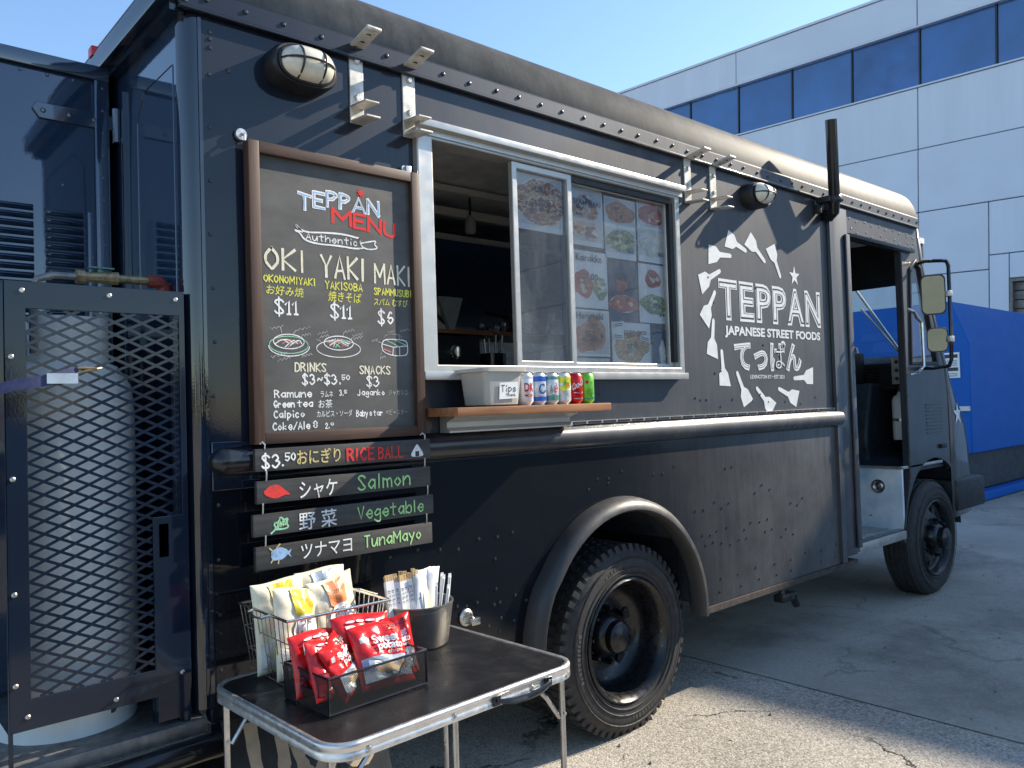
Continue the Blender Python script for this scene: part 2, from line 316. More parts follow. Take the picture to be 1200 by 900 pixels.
# ------------------------------------------------------------------ mesh helpers
class MB:
    """collects shapes and links them as ONE mesh object"""
    def __init__(s): s.v = []; s.f = []; s.m = []
    def add(s, vs, fs, mi=0):
        b = len(s.v); s.v += [tuple(q) for q in vs]
        s.f += [tuple(b + i for i in q) for q in fs]; s.m += [mi] * len(fs); return s
    def box(s, x0, x1, y0, y1, z0, z1, mi=0, bev=0.0):
        if bev <= 0:
            vs = [(x, y, z) for x in (x0, x1) for y in (y0, y1) for z in (z0, z1)]
            return s.add(vs, [(0, 1, 3, 2), (4, 6, 7, 5), (0, 4, 5, 1), (2, 3, 7, 6), (0, 2, 6, 4), (1, 5, 7, 3)], mi)
        bm = bmesh.new(); bmesh.ops.create_cube(bm, size=1)
        for q in bm.verts: q.co = Vector(((x0 + x1) / 2 + q.co.x * (x1 - x0), (y0 + y1) / 2 + q.co.y * (y1 - y0), (z0 + z1) / 2 + q.co.z * (z1 - z0)))
        bmesh.ops.bevel(bm, geom=bm.edges[:], offset=bev, segments=2, affect='EDGES', profile=0.6)
        return s.bm(bm, mi)
    def bm(s, bm, mi=0):
        bm.verts.index_update()
        s.add([q.co[:] for q in bm.verts], [[q.index for q in f.verts] for f in bm.faces], mi); bm.free(); return s
    def tube(s, pts, r, n=8, mi=0, closed=False, cap=True):
        P = [Vector(p) for p in pts]; k = len(P); rs = r if isinstance(r, (list, tuple)) else [r] * k
        rings = []; up = None
        for i in range(k):
            a = P[i - 1] if (i > 0 or closed) else P[i]; b = P[(i + 1) % k] if (i < k - 1 or closed) else P[i]
            t = (b - a).normalized()
            if up is None:
                up = Vector((0, 0, 1)) if abs(t.z) < 0.9 else Vector((1, 0, 0))
            x = t.cross(up)
            if x.length < 1e-5: x = t.cross(Vector((0.3, 1, 0.2)))
            x.normalize(); yv = x.cross(t).normalized(); up = yv
            rings.append([P[i] + (x * math.cos(2 * math.pi * j / n) + yv * math.sin(2 * math.pi * j / n)) * rs[i] for j in range(n)])
        vs = [q for rg in rings for q in rg]; fs = []
        for i in range(k if closed else k - 1):
            a, b = i * n, ((i + 1) % k) * n
            for j in range(n): fs.append((a + j, a + (j + 1) % n, b + (j + 1) % n, b + j))
        if cap and not closed: fs += [tuple(reversed(range(n))), tuple(range((k - 1) * n, k * n))]
        return s.add(vs, fs, mi)
    def lathe(s, prof, o=(0, 0, 0), axis='z', n=32, mi=0, a0=0, a1=2 * math.pi):
        full = abs(a1 - a0 - 2 * math.pi) < 1e-6; vs = []; m = n if full else n + 1
        for r, h in prof:
            for j in range(m):
                a = a0 + (a1 - a0) * j / n; c, d = r * math.cos(a), r * math.sin(a)
                vs.append({'z': (o[0] + c, o[1] + d, o[2] + h), 'y': (o[0] + c, o[1] + h, o[2] + d), 'x': (o[0] + h, o[1] + c, o[2] + d)}[axis])
        fs = []
        for i in range(len(prof) - 1):
            for j in range(n):
                k = (j + 1) % m; fs.append((i * m + j, i * m + k, (i + 1) * m + k, (i + 1) * m + j))
        return s.add(vs, fs, mi)
    def prism(s, poly, fn, w0, w1, mi=0):
        """poly (u, v) pushed from w0 to w1; fn(u, v, w) -> xyz"""
        k = len(poly); vs = [fn(u, v, w0) for u, v in poly] + [fn(u, v, w1) for u, v in poly]
        fs = [tuple(range(k)), tuple(reversed(range(k, 2 * k)))] + [(i, i + k, (i + 1) % k + k, (i + 1) % k) for i in range(k)]
        return s.add(vs, fs, mi)
    def flat(s, poly, fn, w, mi=0): return s.add([fn(u, v, w) for u, v in poly], [tuple(range(len(poly)))], mi)
    def plate(s, outer, holes, fn, w0, w1, mi=0):
        """a sheet with holes: 2-D fill by Blender's curve filler, then given thickness"""
        cu = bpy.data.curves.new('tmp', 'CURVE'); cu.dimensions = '2D'; cu.fill_mode = 'NONE' if False else 'BOTH'; cu.extrude = 0.5
        for lp in [outer] + holes:
            sp = cu.splines.new('POLY'); sp.points.add(len(lp) - 1); sp.use_cyclic_u = True
            for q, (a, b) in zip(sp.points, lp): q.co = (a, b, 0, 1)
        ob = bpy.data.objects.new('tmp', cu); C.objects.link(ob)
        dg = bpy.context.evaluated_depsgraph_get(); me = ob.evaluated_get(dg).to_mesh()
        s.add([fn(q.co.x, q.co.y, w0 if q.co.z < 0 else w1) for q in me.vertices], [tuple(p.vertices) for p in me.polygons], mi)
        ob.evaluated_get(dg).to_mesh_clear()
        bpy.data.objects.remove(ob); bpy.data.curves.remove(cu)
        return s
    def xf(s, fn): s.v = [tuple(fn(*q)) for q in s.v]; return s
    def build(s, name, mats, parent=None, smooth=35, bevel=0.0, org=None):
        me = bpy.data.meshes.new(name)
        o_ = Vector((0, 0, 0))
        if parent is not None:
            q = parent
            while q is not None: o_ += q.location; q = q.parent
            if org is not None: o_ = Vector(org)
        me.from_pydata([(x - o_.x, y - o_.y, z - o_.z) for x, y, z in s.v], [], s.f)
        me.polygons.foreach_set('material_index', s.m)
        bm = bmesh.new(); bm.from_mesh(me)
        bmesh.ops.remove_doubles(bm, verts=bm.verts, dist=1e-5)
        if len(bm.faces) > 1: bmesh.ops.recalc_face_normals(bm, faces=bm.faces)
        bm.to_mesh(me); bm.free()
        for mt in (mats if isinstance(mats, (list, tuple)) else [mats]): me.materials.append(M[mt] if isinstance(mt, str) else mt)
        if smooth:
            me.polygons.foreach_set('use_smooth', [True] * len(me.polygons)); me.set_sharp_from_angle(angle=R(smooth))
        ob = bpy.data.objects.new(name, me); C.objects.link(ob)
        if parent is not None: ob.parent = parent
        if bevel:
            b = ob.modifiers.new('soft edges', 'BEVEL'); b.width = bevel; b.segments = 2; b.limit_method = 'ANGLE'; b.angle_limit = R(40)
        return ob

def tag(o, label=None, cat=None, group=None, kind=None):
    if label: o['label'] = label
    if cat: o['category'] = cat
    if group: o['group'] = group
    if kind: o['kind'] = kind
    return o

def thing(name, label, cat, loc=(0, 0, 0), rz=0.0, group=None):
    o = bpy.data.objects.new(name, None); C.objects.link(o); o.empty_display_size = 0.1
    o.location = loc; o.rotation_euler = (0, 0, rz)
    return tag(o, label, cat, group)

LOC = (0, 0, 0)            # meshes of a rotated thing are drawn in its own coordinates: pass org=LOC
SIDE = lambda u, v, w: (u, -w, v)            # on a wall that faces the pavement side (-y); w = outwards
REAR = lambda u, v, w: (-w, u, v)            # on a wall that faces -x
TOP = lambda u, v, w: (u, v, w)

def arc(cx, cy, r, a0, a1, n): return [(cx + r * math.cos(R(a0 + (a1 - a0) * i / n)), cy + r * math.sin(R(a0 + (a1 - a0) * i / n))) for i in range(n + 1)]
def rrect(x0, x1, y0, y1, r, n=5):
    return arc(x1 - r, y1 - r, r, 0, 90, n) + arc(x0 + r, y1 - r, r, 90, 180, n) + arc(x0 + r, y0 + r, r, 180, 270, n) + arc(x1 - r, y0 + r, r, 270, 360, n)

def dome(mb, u, v, fn, r, h=None, w=0.0, n=7, mi=0):
    r *= 0.82; h = (h or r * 0.6) * 0.8; vs = []; fs = []
    for i, (rr, hh) in enumerate(((1, 0), (0.75, 0.7))):
        for j in range(n): a = 2 * math.pi * j / n; vs.append(fn(u + r * rr * math.cos(a), v + r * rr * math.sin(a), w + h * hh))
    vs.append(fn(u, v, w + h))
    for j in range(n):
        k = (j + 1) % n; fs += [(j, k, n + k, n + j), (n + j, n + k, 2 * n)]
    mb.add(vs, fs, mi)

# printed lettering, from Blender's own typeface
_font = bpy.data.curves.new('type', 'FONT'); _fo = bpy.data.objects.new('type', _font); C.objects.link(_fo)
def glyphs(body, height=1.0, offset=0.0, sx=1.0, spacing=1.0, shear=0.0):
    """2-D filled letters: verts (u, v), faces; capital height = height, starting at u = 0"""
    _font.body = body; _font.size = 1.0; _font.offset = offset; _font.space_character = spacing; _font.shear = shear; _font.resolution_u = 3
    dg = bpy.context.evaluated_depsgraph_get(); ev = _fo.evaluated_get(dg); me = ev.to_mesh()
    k = height / 0.70
    vs = [(q.co.x * k * sx, q.co.y * k) for q in me.vertices]; fs = [tuple(p.vertices) for p in me.polygons]
    ev.to_mesh_clear()
    return vs, fs
def print_text(mb, body, x0, x1, z, h, fn, w, mi=0, offset=0.0, spacing=1.0, tilt=0.0, shear=0.0, skew=0.0):
    """letters fitted between x0 and x1 on baseline z"""
    vs, fs = glyphs(body, h, offset, 1.0, spacing, shear)
    if not vs: return
    a = min(q[0] for q in vs); b = max(q[0] for q in vs); k = (x1 - x0) / max(1e-6, b - a)
    t = math.tan(R(tilt))
    mb.add([fn(x0 + (u - a) * k, z + v + (u - a) * k * t, w) for u, v in vs], fs, mi)

# hand lettering: one-line strokes on a 5 x 9 grid (baseline 2, capitals to 8), drawn as chalk ribbons
HAND = dict(A='02 28 42|14 34', B='02 08|~08 28 47 36 05|~05 35 44 32 02', C='~47 38 28 17 05 13 22 32 43', D='02 08|~08 28 47 45 43 22 02',
    E='48 08 02 42|05 35', F='48 08 02|05 35', G='~47 38 28 17 05 13 22 32 44|44 24', H='08 02|48 42|05 45', I='28 22', J='~38 34 32 12 03', K='08 02|48 05 42',
    L='08 02 42', M='02 08 24 48 42', N='02 08 42 48', O='~28 17 06 04 13 22 33 44 46 37 28', P='02 08|~08 28 47 36 25 05', R='02 08|~08 28 47 36 25 05|25 42',
    S='~47 38 18 07 16 25 34 43 32 12 03', T='08 48|28 22', U='~08 05 03 22 32 43 45 48', V='08 22 48', Y='08 25 48|25 22',
    a='~45 36 26 15 04 13 22 33 44|46 42', b='08 02|~04 15 26 36 45 43 32 22 03', c='~35 26 16 05 03 12 22 33', e='04 44|~44 45 36 26 15 04 13 22 32 43', f='~38 28 18 15 12|05 35',
    g='~45 36 26 15 04 13 23 44|~46 42 40 20 01', h='08 02|~04 15 26 36 45 42', i='25 22|27 28', j='~26 21 10 00|28 28', k='08 02|35 04 32', l='28 22', m='06 02|~05 16 25 22|~25 36 45 42', n='06 02|~04 15 26 36 45 42',
    o='~26 15 04 13 22 33 44 35 26', p='06 00|~05 16 26 35 44 33 22 12 03', r='06 02|~04 15 26 35', s='~35 26 16 05 14 24 33 22 12 03', t='28 22 32|06 46', u='~06 03 12 22 33 46|46 42', y='06 23|46 10',
    q='~45 36 16 05 04 13 33 44|46 40', d='48 42|~45 36 26 15 04 13 22 33 44', z='06 46 02 42', v='06 22 46')
HAND.update({'0': '~28 17 06 04 13 22 33 44 46 37 28', '1': '06 28 22|12 32', '2': '~06 17 28 37 46 24 02|02 42', '3': '~07 18 28 37 36 25|~25 35 44 33 22 12 03', '5': '48 08 05|~05 25 35 44 33 22 12 03',
    '6': '~37 28 16 04 13 22 33 44 35 25 04', '8': '~25 06 17 28 37 46 25 04 13 22 33 44 25', '$': '~47 38 18 07 16 25 34 43 32 12 03|29 21', '/': '02 48', '.': '22 23', '~': '~04 16 25 34 46', '-': '05 45', ',': '22 11'})
def chaikin(p, n=2):
    for _ in range(n):
        q = [p[0]]
        for a, b in zip(p, p[1:]): q += [(a[0] * .75 + b[0] * .25, a[1] * .75 + b[1] * .25), (a[0] * .25 + b[0] * .75, a[1] * .25 + b[1] * .75)]
        p = q + [p[-1]]
    return p
def ribbon(mb, pts, w, fn, d, mi=0, closed=False, jit=0.18):
    P = [Vector(p) for p in pts]; k = len(P)
    if k < 2: return
    L = []; Rr = []
    for i in range(k):
        a = P[i - 1] if (i or closed) else P[i]; b = P[(i + 1) % k] if (i < k - 1 or closed) else P[i]
        t = b - a
        if t.length < 1e-9: t = Vector((1, 0))
        t.normalize(); n_ = Vector((-t.y, t.x)); ww = w / 2 * (1 + random.uniform(-jit, jit))
        e = t * (w * 0.35) * (-1 if i == 0 else 1 if i == k - 1 else 0) if not closed else Vector((0, 0))
        L.append(P[i] + n_ * ww + e); Rr.append(P[i] - n_ * ww + e)
    vs = [fn(q.x, q.y, d) for q in L] + [fn(q.x, q.y, d) for q in Rr]
    fs = [(i, (i + 1) % k, (i + 1) % k + k, i + k) for i in range(k if closed else k - 1)]
    mb.add(vs, fs, mi)
_dd = [0]
def hand_text(mb, body, x0, x1, z, h, fn, d, w, mi=0, tilt=0.0, gap=0.42, wob=0.25):
    """chalk handwriting from x0 to x1; h = capital height"""
    adv = []; x = 0
    for ch in body:
        cw = 2.2 if ch == ' ' else 1.6 if ch in 'I1il.,' else 5.2 if ch in 'mM' else 4.0
        adv.append((x, cw)); x += cw + (0 if ch == ' ' else 4 * gap)
    tot = x - 4 * gap; k = (x1 - x0) / tot; sy = h / 6.0
    for ch, (ax, cw) in zip(body, adv):
        if ch == ' ': continue
        rot = random.uniform(-0.03, 0.03); dy = random.uniform(-wob, wob) * 0.6
        for st in HAND.get(ch, '').split('|'):
            cur = st.startswith('~'); pts = [(int(a[0]), int(a[1]) - 2) for a in st.lstrip('~').split()]
            if ch in 'I1il.,': pts = [((px - 2) * 0.8 + 0.8, py) for px, py in pts]
            else: pts = [(px * cw / 4.0, py) for px, py in pts]
            pts = [(px + random.uniform(-wob, wob) * 0.7, py + random.uniform(-wob, wob) * 0.8) for px, py in pts]
            if cur: pts = chaikin(pts, 2)
            elif len(pts) == 2: pts = [pts[0], ((pts[0][0] + pts[1][0]) / 2 + random.uniform(-.08, .08), (pts[0][1] + pts[1][1]) / 2), pts[1]]
            q = [(x0 + (ax + px) * k, z + (py + dy) * sy + ((ax + px) * k) * math.tan(R(tilt))) for px, py in pts]
            _dd[0] = (_dd[0] + 1) % 9
            if not cur and len(q) > 3:      # sharp corners: separate straight strokes
                for a, b in zip(q, q[1:]):
                    _dd[0] = (_dd[0] + 1) % 9; ribbon(mb, [a, b], w, fn, d + _dd[0] * 0.00004, mi)
            else: ribbon(mb, q, w, fn, d + _dd[0] * 0.00004, mi)
def ellipse(cx, cy, a, b, n=28, a0=0, a1=360): return [(cx + a * math.cos(R(a0 + (a1 - a0) * i / n)), cy + b * math.sin(R(a0 + (a1 - a0) * i / n))) for i in range(n + 1)]
def blob(cx, cy, a, b, n=26, j=0.12):
    ph = [random.uniform(0, 6.28) for _ in range(4)]
    out = []
    for i in range(n):
        t = 2 * math.pi * i / n; k = 1 + j * (math.sin(2 * t + ph[0]) * .5 + math.sin(3 * t + ph[1]) * .4 + math.sin(5 * t + ph[2]) * .35 + math.sin(9 * t + ph[3]) * .2)
        out.append((cx + a * k * math.cos(t), cy + b * k * math.sin(t)))
    return out

# ================================================================== THE SETTING
g = MB(); g.add([(-900, -900, 0), (900, -900, 0), (900, 900, 0), (-900, 900, 0)], [(0, 1, 2, 3)])
tag(g.build('asphalt_ground', 'asphalt', smooth=0), kind='structure')
g = MB(); g.add([(2.79, -14, .004), (40, -14, .004), (40, 40, .004), (2.90, 40, .004), (2.86, .5, .004)], [(0, 1, 2, 3, 4)])
tag(g.build('concrete_pavement', 'concrete', smooth=0), kind='structure')

# loose grit and dry leaf scraps on the paving
random.seed(31); gb = MB()
for i in range(150):
    x, y = random.uniform(.6, 6.5), random.uniform(-1.9, .5); r_ = random.choice((.003, .004, .006, .009))
    vs = []; n_ = 6
    for j in range(n_): a_ = 2 * math.pi * j / n_; vs.append((x + r_ * math.cos(a_) * random.uniform(.7, 1.3), y + r_ * math.sin(a_) * random.uniform(.7, 1.3), .004))
    vs.append((x, y, .005 + r_ * .8)); gb.add(vs, [(j, (j + 1) % n_, n_) for j in range(n_)], 0)
for i in range(14):
    x, y, t_ = random.uniform(1.2, 6), random.uniform(-1.6, .4), random.uniform(0, 6.28); r_ = random.uniform(.008, .018)
    f = lambda u, v, w: (x + u * math.cos(t_) - v * math.sin(t_), y + u * math.sin(t_) + v * math.cos(t_), .007 + w)
    gb.add([f(-r_, 0, 0), f(0, r_ * .45, .004), f(r_, 0, .001), f(0, -r_ * .4, .003)], [(0, 1, 2, 3)], 1)
tag(gb.build('grit', [simple('stone grit', (.3, .28, .25), .9), simple('dry leaf', (.22, .13, .05), .8)], smooth=0), kind='stuff')

# far trees round the lot (they show in the truck's enamel)
def tree_line(name, pts, h, seed):
    random.seed(seed); mb = MB()
    for (x, y) in pts:
        hh = h * random.uniform(0.75, 1.2); r = hh * 0.33
        mb.tube([(x, y, 0), (x + .2, y, hh * 0.5)], [0.3, 0.14], 6, 1)
        for k in range(240):
            d = Vector((random.gauss(0, 1), random.gauss(0, 1), random.gauss(0, 1))).normalized() * random.uniform(0.45, 1.0)
            c = Vector((x + d.x * r * (1.1 - 0.3 * d.z), y + d.y * r, hh * 0.62 + d.z * hh * 0.4))
            a = Vector((random.gauss(0, 1), random.gauss(0, 1), random.gauss(0, 1))).normalized() * random.uniform(.25, .6); b = a.orthogonal().normalized() * random.uniform(.25, .6)
            mb.add([c - a, c - b, c + a, c + b], [(0, 1, 2, 3)], 0)
    return tag(mb.build(name, ['leaf', 'bark'], smooth=0), kind='stuff')
M['leaf'] = simple('tree leaves', (0.05, 0.09, 0.03), 0.6, 0, 0.4, 0.6)
M['bark'] = simple('bark', (0.09, 0.07, 0.05), 0.9)
tree_line('treeline', [(random.uniform(-2, 2) + x, -38 + random.uniform(-4, 4)) for x in range(0, 75, 5)] + [(x, -44 + random.uniform(-4, 4)) for x in range(-60, 0, 7)]
          + [(-18 + random.uniform(-3, 3) - k * 3, 34 - k * 5.5) for k in range(14)], 4.5, 3)
random.seed(11)

# ---- an unseen hatchback, added behind the camera to darken the enamel's reflections
M['car_paint'] = simple('charcoal car enamel', (0.022, 0.024, 0.027), 0.25, 0.2, 0.1, 3, coat=1.0)
car = thing('added_car', 'charcoal hatchback added out of view to darken the reflections in the truck', 'car', (-.1, -4.65, 0))
CY0, CY1 = -5.50, -3.78
cp_ = [(-2.25, .32), (-2.28, .62), (-2.15, .80), (-1.30, .93), (1.55, .98), (2.02, .95), (2.12, .70), (2.08, .32)]
b = MB(); wh = ((-1.45, .31), (1.30, .31))
lower = [(2.08, .30)] + [q for q in arc(1.30, .31, .36, 0, 180, 12)] + [q for q in arc(-1.45, .31, .36, 0, 180, 12)] + [(-2.25, .30)]
b.plate(cp_[1:7][::-1] + [(-2.28, .30)] + lower[::-1][1:], [], SIDE, -CY1, -CY0); b.build('body', 'car_paint', car, bevel=.03)
b = MB(); ca = [(-1.25, .93), (-.45, 1.42), (.95, 1.46), (1.85, 1.05), (1.92, .96)]
vs = [(x, CY1 - .04 - .16 * max(0, (z - .93) / .5), z) for x, z in ca] + [(x, CY0 + .04 + .16 * max(0, (z - .93) / .5), z) for x, z in ca]; n_ = len(ca)
b.add(vs, [tuple(range(n_)), tuple(reversed(range(n_, 2 * n_)))] + [(i, i + n_, i + n_ + 1, i + 1) for i in range(n_ - 1)]); b.build('cabin', 'car_paint', car, bevel=.03)
for poly in ([(-.98, .98), (-.38, 1.36), (.22, 1.39), (.22, .98)], [(.30, .98), (.30, 1.39), (.88, 1.39), (1.45, 1.10), (1.45, .98)]):
    b = MB(); b.add([(x, CY1 - .037 - .16 * (z - .93) / .5, z) for x, z in poly], [tuple(range(len(poly)))]); b.build('side_window', 'bldg_glass', car, smooth=0)
b = MB(); b.add([(1.00, CY1 - .25, 1.445), (1.84, CY1 - .15, 1.075), (1.84, CY0 + .15, 1.075), (1.00, CY0 + .25, 1.445)], [(0, 1, 2, 3)]); b.xf(lambda x, y, z: (x + .012, y, z + .012)); b.build('rear_window', 'bldg_glass', car, smooth=0)
M['lamp_red'] = simple('red lamp lens', (0.45, 0.012, 0.012), 0.15)
for y0_, y1_ in ((CY1 - .32, CY1 + .006), (CY0 - .006, CY0 + .32)): b = MB(); b.box(1.78, 2.105, y0_, y1_, .70, .90, bev=.02); b.build('tail_lamp', 'lamp_red', car)
for x, z in wh:
    for y0_, y1_ in ((CY1 - .20, CY1 - .01), (CY0 + .01, CY0 + .20)):
        b = MB(); b.lathe([(.001, y0_), (.27, y0_), (.31, y0_ + .03), (.31, y1_ - .03), (.27, y1_), (.20, y1_), (.19, y1_ - .03), (.05, y1_ - .02), (.001, y1_ - .01)], (x, 0, z), 'y', 28); b.build('wheel', 'rubber', car)

car.location.x += 0.45

# ---- the office building beyond: metal cladding, one ribbon of dark glass
TH = 0.036
bld = thing('office_building', 'pale grey metal clad building with a band of dark blue windows', 'building', (18, 0, 0)); bld.rotation_euler = (TH, 0, 0)
BF = lambda u, v, w: (-w, u, v)               # local: u along the wall, v up, w towards the lot
Y0, Y1, HT = -20.0, 34.0, 10.33
w = MB(); w.box(0.30, 22, Y0, Y1, -1.5, HT - 0.05); w.build('wall', 'joint', bld, org=LOC)
pn = MB()
def panel(u0, u1, v0, v1, gap=0.009):
    if u1 - u0 > 0.05:
        j = random.uniform(-.004, .004)
        pn.prism([(u0 + gap, v0 + gap), (u1 - gap, v0 + gap), (u1 - gap, v1 - gap), (u0 + gap, v1 - gap)], BF, -0.29, j, random.choice((0, 0, 1, 2)))
cols = [5.14 + 4.65 * k for k in range(-6, 8)]
for a, b in zip(cols, cols[1:]):
    a, b = max(a, Y0), min(b, Y1)
    panel(a, b, 9.47, HT)
    for v0, v1 in ((6.70, 8.09), (5.28, 6.70)): panel(a, b, v0, v1)
    if b < 5.2 and b > 4.9:                    # the bay with the roll-up door
        panel(3.72, b, 3.85, 5.28); panel(3.72, b, 2.4, 3.85); panel(3.72, b, -1.5, 2.4)
        panel(a, 3.72, 4.15, 5.28); panel(3.34, 3.72, -1.5, 4.15); panel(a, 3.34, 3.62, 4.15)
        panel(a, a + 0.25, -1.5, 3.62)
    else:
        for v0, v1 in ((3.85, 5.28), (2.4, 3.85), (-1.5, 2.4)): panel(a, b, v0, v1)
pn.build('cladding', ['panel_bldg', 'panel_b', 'panel_c'], bld, org=LOC, bevel=0.012)
cp = MB(); cp.box(-0.04, 0.6, Y0, Y1, HT + 0.002, HT + 0.06); cp.build('coping', 'panel_bldg', bld, org=LOC)
dr = MB()
for k in range(24): dr.box(0.12, 0.16, 0.76, 3.335, -1.0 + k * 0.19, -0.825 + k * 0.19, bev=0.012)
dr.box(0.0, 0.2, 3.28, 3.337, -1.4, 3.615); dr.box(0.0, 0.2, 0.76, 3.28, 3.55, 3.615)
dr.build('roller_door', simple('dark roller shutter', (0.16, 0.15, 0.14), 0.5, 0.3), bld, org=LOC)
k = 0; y = 5.12 - 1.55 * 16
while y < Y1 - 1.6:
    pane = MB(); pane.box(0.10, 0.12, y + 0.03, y + 1.52, 8.13, 9.43)
    fr = pane.build('window', random.choice(('bldg_glass', 'bldg_glass_b', 'bldg_glass_c')), bld, org=LOC)
    mb = MB(); mb.box(0.07, 0.13, y - 0.018, y + 0.018, 8.13, 9.43)
    if k == 0: mb0 = mb
    mb.build('mullion', 'black_matte', fr, org=LOC)
    y += 1.55; k += 1
sl_ = MB(); sl_.box(-0.03, 0.29, Y0, Y1, 8.095, 8.128); sl_.box(-0.03, 0.29, Y0, Y1, 9.432, 9.466)
sl_.build('window_sill', 'panel_bldg', bld, org=LOC)

# ---- blue waste container in front of it
dmp = thing('waste_container', 'long blue steel waste container with a dark grey base behind the cab', 'container', (10.4, 1.5, 0))
b = MB()
prof = [(1.50, 0.62), (1.48, 2.03), (1.68, 2.60), (3.9, 2.60), (3.92, 0.62)]
b.prism(prof, lambda u, v, w: (w, u, v), 10.4, 16.6); b.build('body', 'blue_dump', dmp, bevel=0.015)
b = MB(); b.box(10.42, 16.58, 1.56, 3.86, 0.14, 0.62); b.build('base', 'dump_grey', dmp)
b = MB(); b.box(9.75, 16.7, 1.40, 1.555, 0.02, 0.13, bev=.01); b.box(9.75, 16.7, 3.85, 4.0, 0.02, 0.13, bev=.01); b.box(9.75, 9.88, 1.56, 3.85, 0.02, 0.13)
b.build('skid_rail', 'blue_dump', dmp)
b = MB(); b.box(10.385, 10.395, 1.60, 1.86, 1.60, 1.93); lab = b.build('warning_label', 'paper', dmp)
b = MB()
F = lambda u, v, w: (10.385 - w, u, v)
for z in (1.86, 1.69): b.flat([(1.62, z), (1.84, z), (1.84, z + .045), (1.62, z + .045)], F, 0.002)
for z in (1.82, 1.80, 1.78, 1.76, 1.655, 1.635, 1.62): b.flat([(1.63, z), (1.82 - random.uniform(0, .05), z), (1.82, z + .006), (1.63, z + .006)], F, 0.002)
b.build('print', 'ink', lab)
b = MB(); b.box(10.36, 10.398, 1.50, 1.62, 1.17, 1.23); b.build('reflector', 'white_plastic', dmp)

# ================================================================== THE FOOD TRUCK
W = 2.20
trk = thing('food_truck', 'glossy black step van food truck with a sliding serving window and white logo', 'food truck', (2.6, 1.1, 0))

# --- side wall: one riveted skin with window, doorway, wheel-arch openings
arch_r = [(2.325, .44)] + [q for q in arc(1.82, .46, .50, 0, 180, 28)] + [(1.32, .44)]
arch_f = [(5.50, 0.86)] + [q for q in arc(5.20, .43, .53, 55, 180, 22)] + [(4.66, .43)]
outer = [(0.045, 2.60), (0.045, .56), (0.25, .50), (1.28, .435)] + arch_r[::-1][1:-1] + [(2.33, .435), (3.66, .435), (3.66, .46), (3.98, .46), (4.64, .46)] + arch_f[::-1] + \
        [(5.50, 1.40), (5.46, 1.58), (5.10, 2.34), (5.045, 2.60)]
win = [(0.82, 1.545), (2.25, 1.545), (2.25, 2.385), (0.82, 2.385)]
door = [(3.985, .525), (4.645, .525), (4.762, .86), (4.762, 2.385), (3.985, 2.385)]
qw = [(4.885, 1.64), (5.30, 1.64), (5.075, 2.29), (5.0, 2.325), (4.925, 2.27)]
b = MB(); b.plate(outer, [win, door, qw], SIDE, -0.035, 0.0)
side = b.build('side_wall', 'paint', trk, smooth=0)
# lower skirt: a separate dustier sheet, a few mm proud
b = MB()
low = [(1.27, .438)] + [q for q in arc(1.82, .46, .505, 180, 0, 30)] + [(2.335, .438), (3.80, .438), (3.80, 1.235), (0.062, 1.235), (0.062, .562), (0.25, .505)]
b.plate(low[::-1], [], SIDE, 0.0, 0.003); b.build('lower_skin', 'paint_low', trk, smooth=0)
b = MB(); b.box(3.745, 3.80, -0.022, -0.003, 0.44, 2.575); b.box(3.80, 3.985, -0.014, -0.0005, 0.47, 2.56, bev=.006); b.box(3.935, 3.985, -0.03, -0.0145, 0.50, 2.40, bev=.006)
b.build('door_post', 'paint_clean', trk)
# rounded rear corner post and rear face
b = MB(); q = [(0.045, 0.0)] + [(0.045 - 0.045 * math.sin(R(a)), 0.045 - 0.045 * math.cos(R(a))) for a in range(0, 91, 10)] + [(0.03, 0.06), (0.06, 0.03)]
b.prism(q, TOP, 0.60, 2.60); b.box(0.046, 0.056, -0.004, -0.0005, 0.60, 2.58)
b.build('corner_post', 'paint_clean', trk)
b = MB(); b.box(0.002, 0.03, 0.045, W - 0.045, 0.56, 2.60); b.tube([(.0015, .075, .7), (.0015, .075, 2.44), (.0015, .33, 2.44), (.0015, .40, 2.36), (.0015, .40, .7)], .0022, 6)
b.box(-0.008, 0.002, 0.52, 0.535, .7, 2.5)
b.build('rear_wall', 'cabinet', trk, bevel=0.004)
b = MB(); b.box(-0.006, 0.0, 0.535, 0.547, 0.9, 2.35); b.build('door_seal', 'alu', trk)
b = MB(); b.box(0.05, 5.5, W - 0.03, W, .5, 2.6); b.build('far_wall', 'paint_clean', trk)

# --- roof: rolled edges, lofted from the plan outline
def plan(inset, z, xf=5.33, rx=0.30, ry=0.32, xr=0.0):
    pts = []
    x0, x1, y0, y1 = xr + inset * 0.5, xf - inset * 1.0, -0.005 + inset, W + .005 - inset
    ra, rb = max(0.03, rx - inset * 0.4), max(0.03, ry - inset * 0.4)
    pts += [(x0 + 0.04, y0), (x1 - ra, y0)] + [(x1 - ra + ra * math.sin(R(a)), y0 + rb - rb * math.cos(R(a))) for a in range(9, 90, 9)] + [(x1, y0 + rb), (x1, y1 - rb)]
    pts += [(x1 - ra + ra * math.cos(R(a)), y1 - rb + rb * math.sin(R(a))) for a in range(9, 90, 9)] + [(x1 - ra, y1), (x0 + .04, y1), (x0, y1 - .04), (x0, y0 + .04)]
    return [(a, b_, z) for a, b_ in pts]
rings = [plan(d_, z_) for d_, z_ in ((0, 2.585), (0, 2.655), (.008, 2.70), (.02, 2.745), (.036, 2.78), (.054, 2.805), (.075, 2.824), (.10, 2.840), (.13, 2.853), (.18, 2.868), (.26, 2.884), (.40, 2.90), (.6, 2.915), (.95, 2.925))]
b = MB(); k = len(rings[0]); vs = [p_ for rg in rings for p_ in rg]
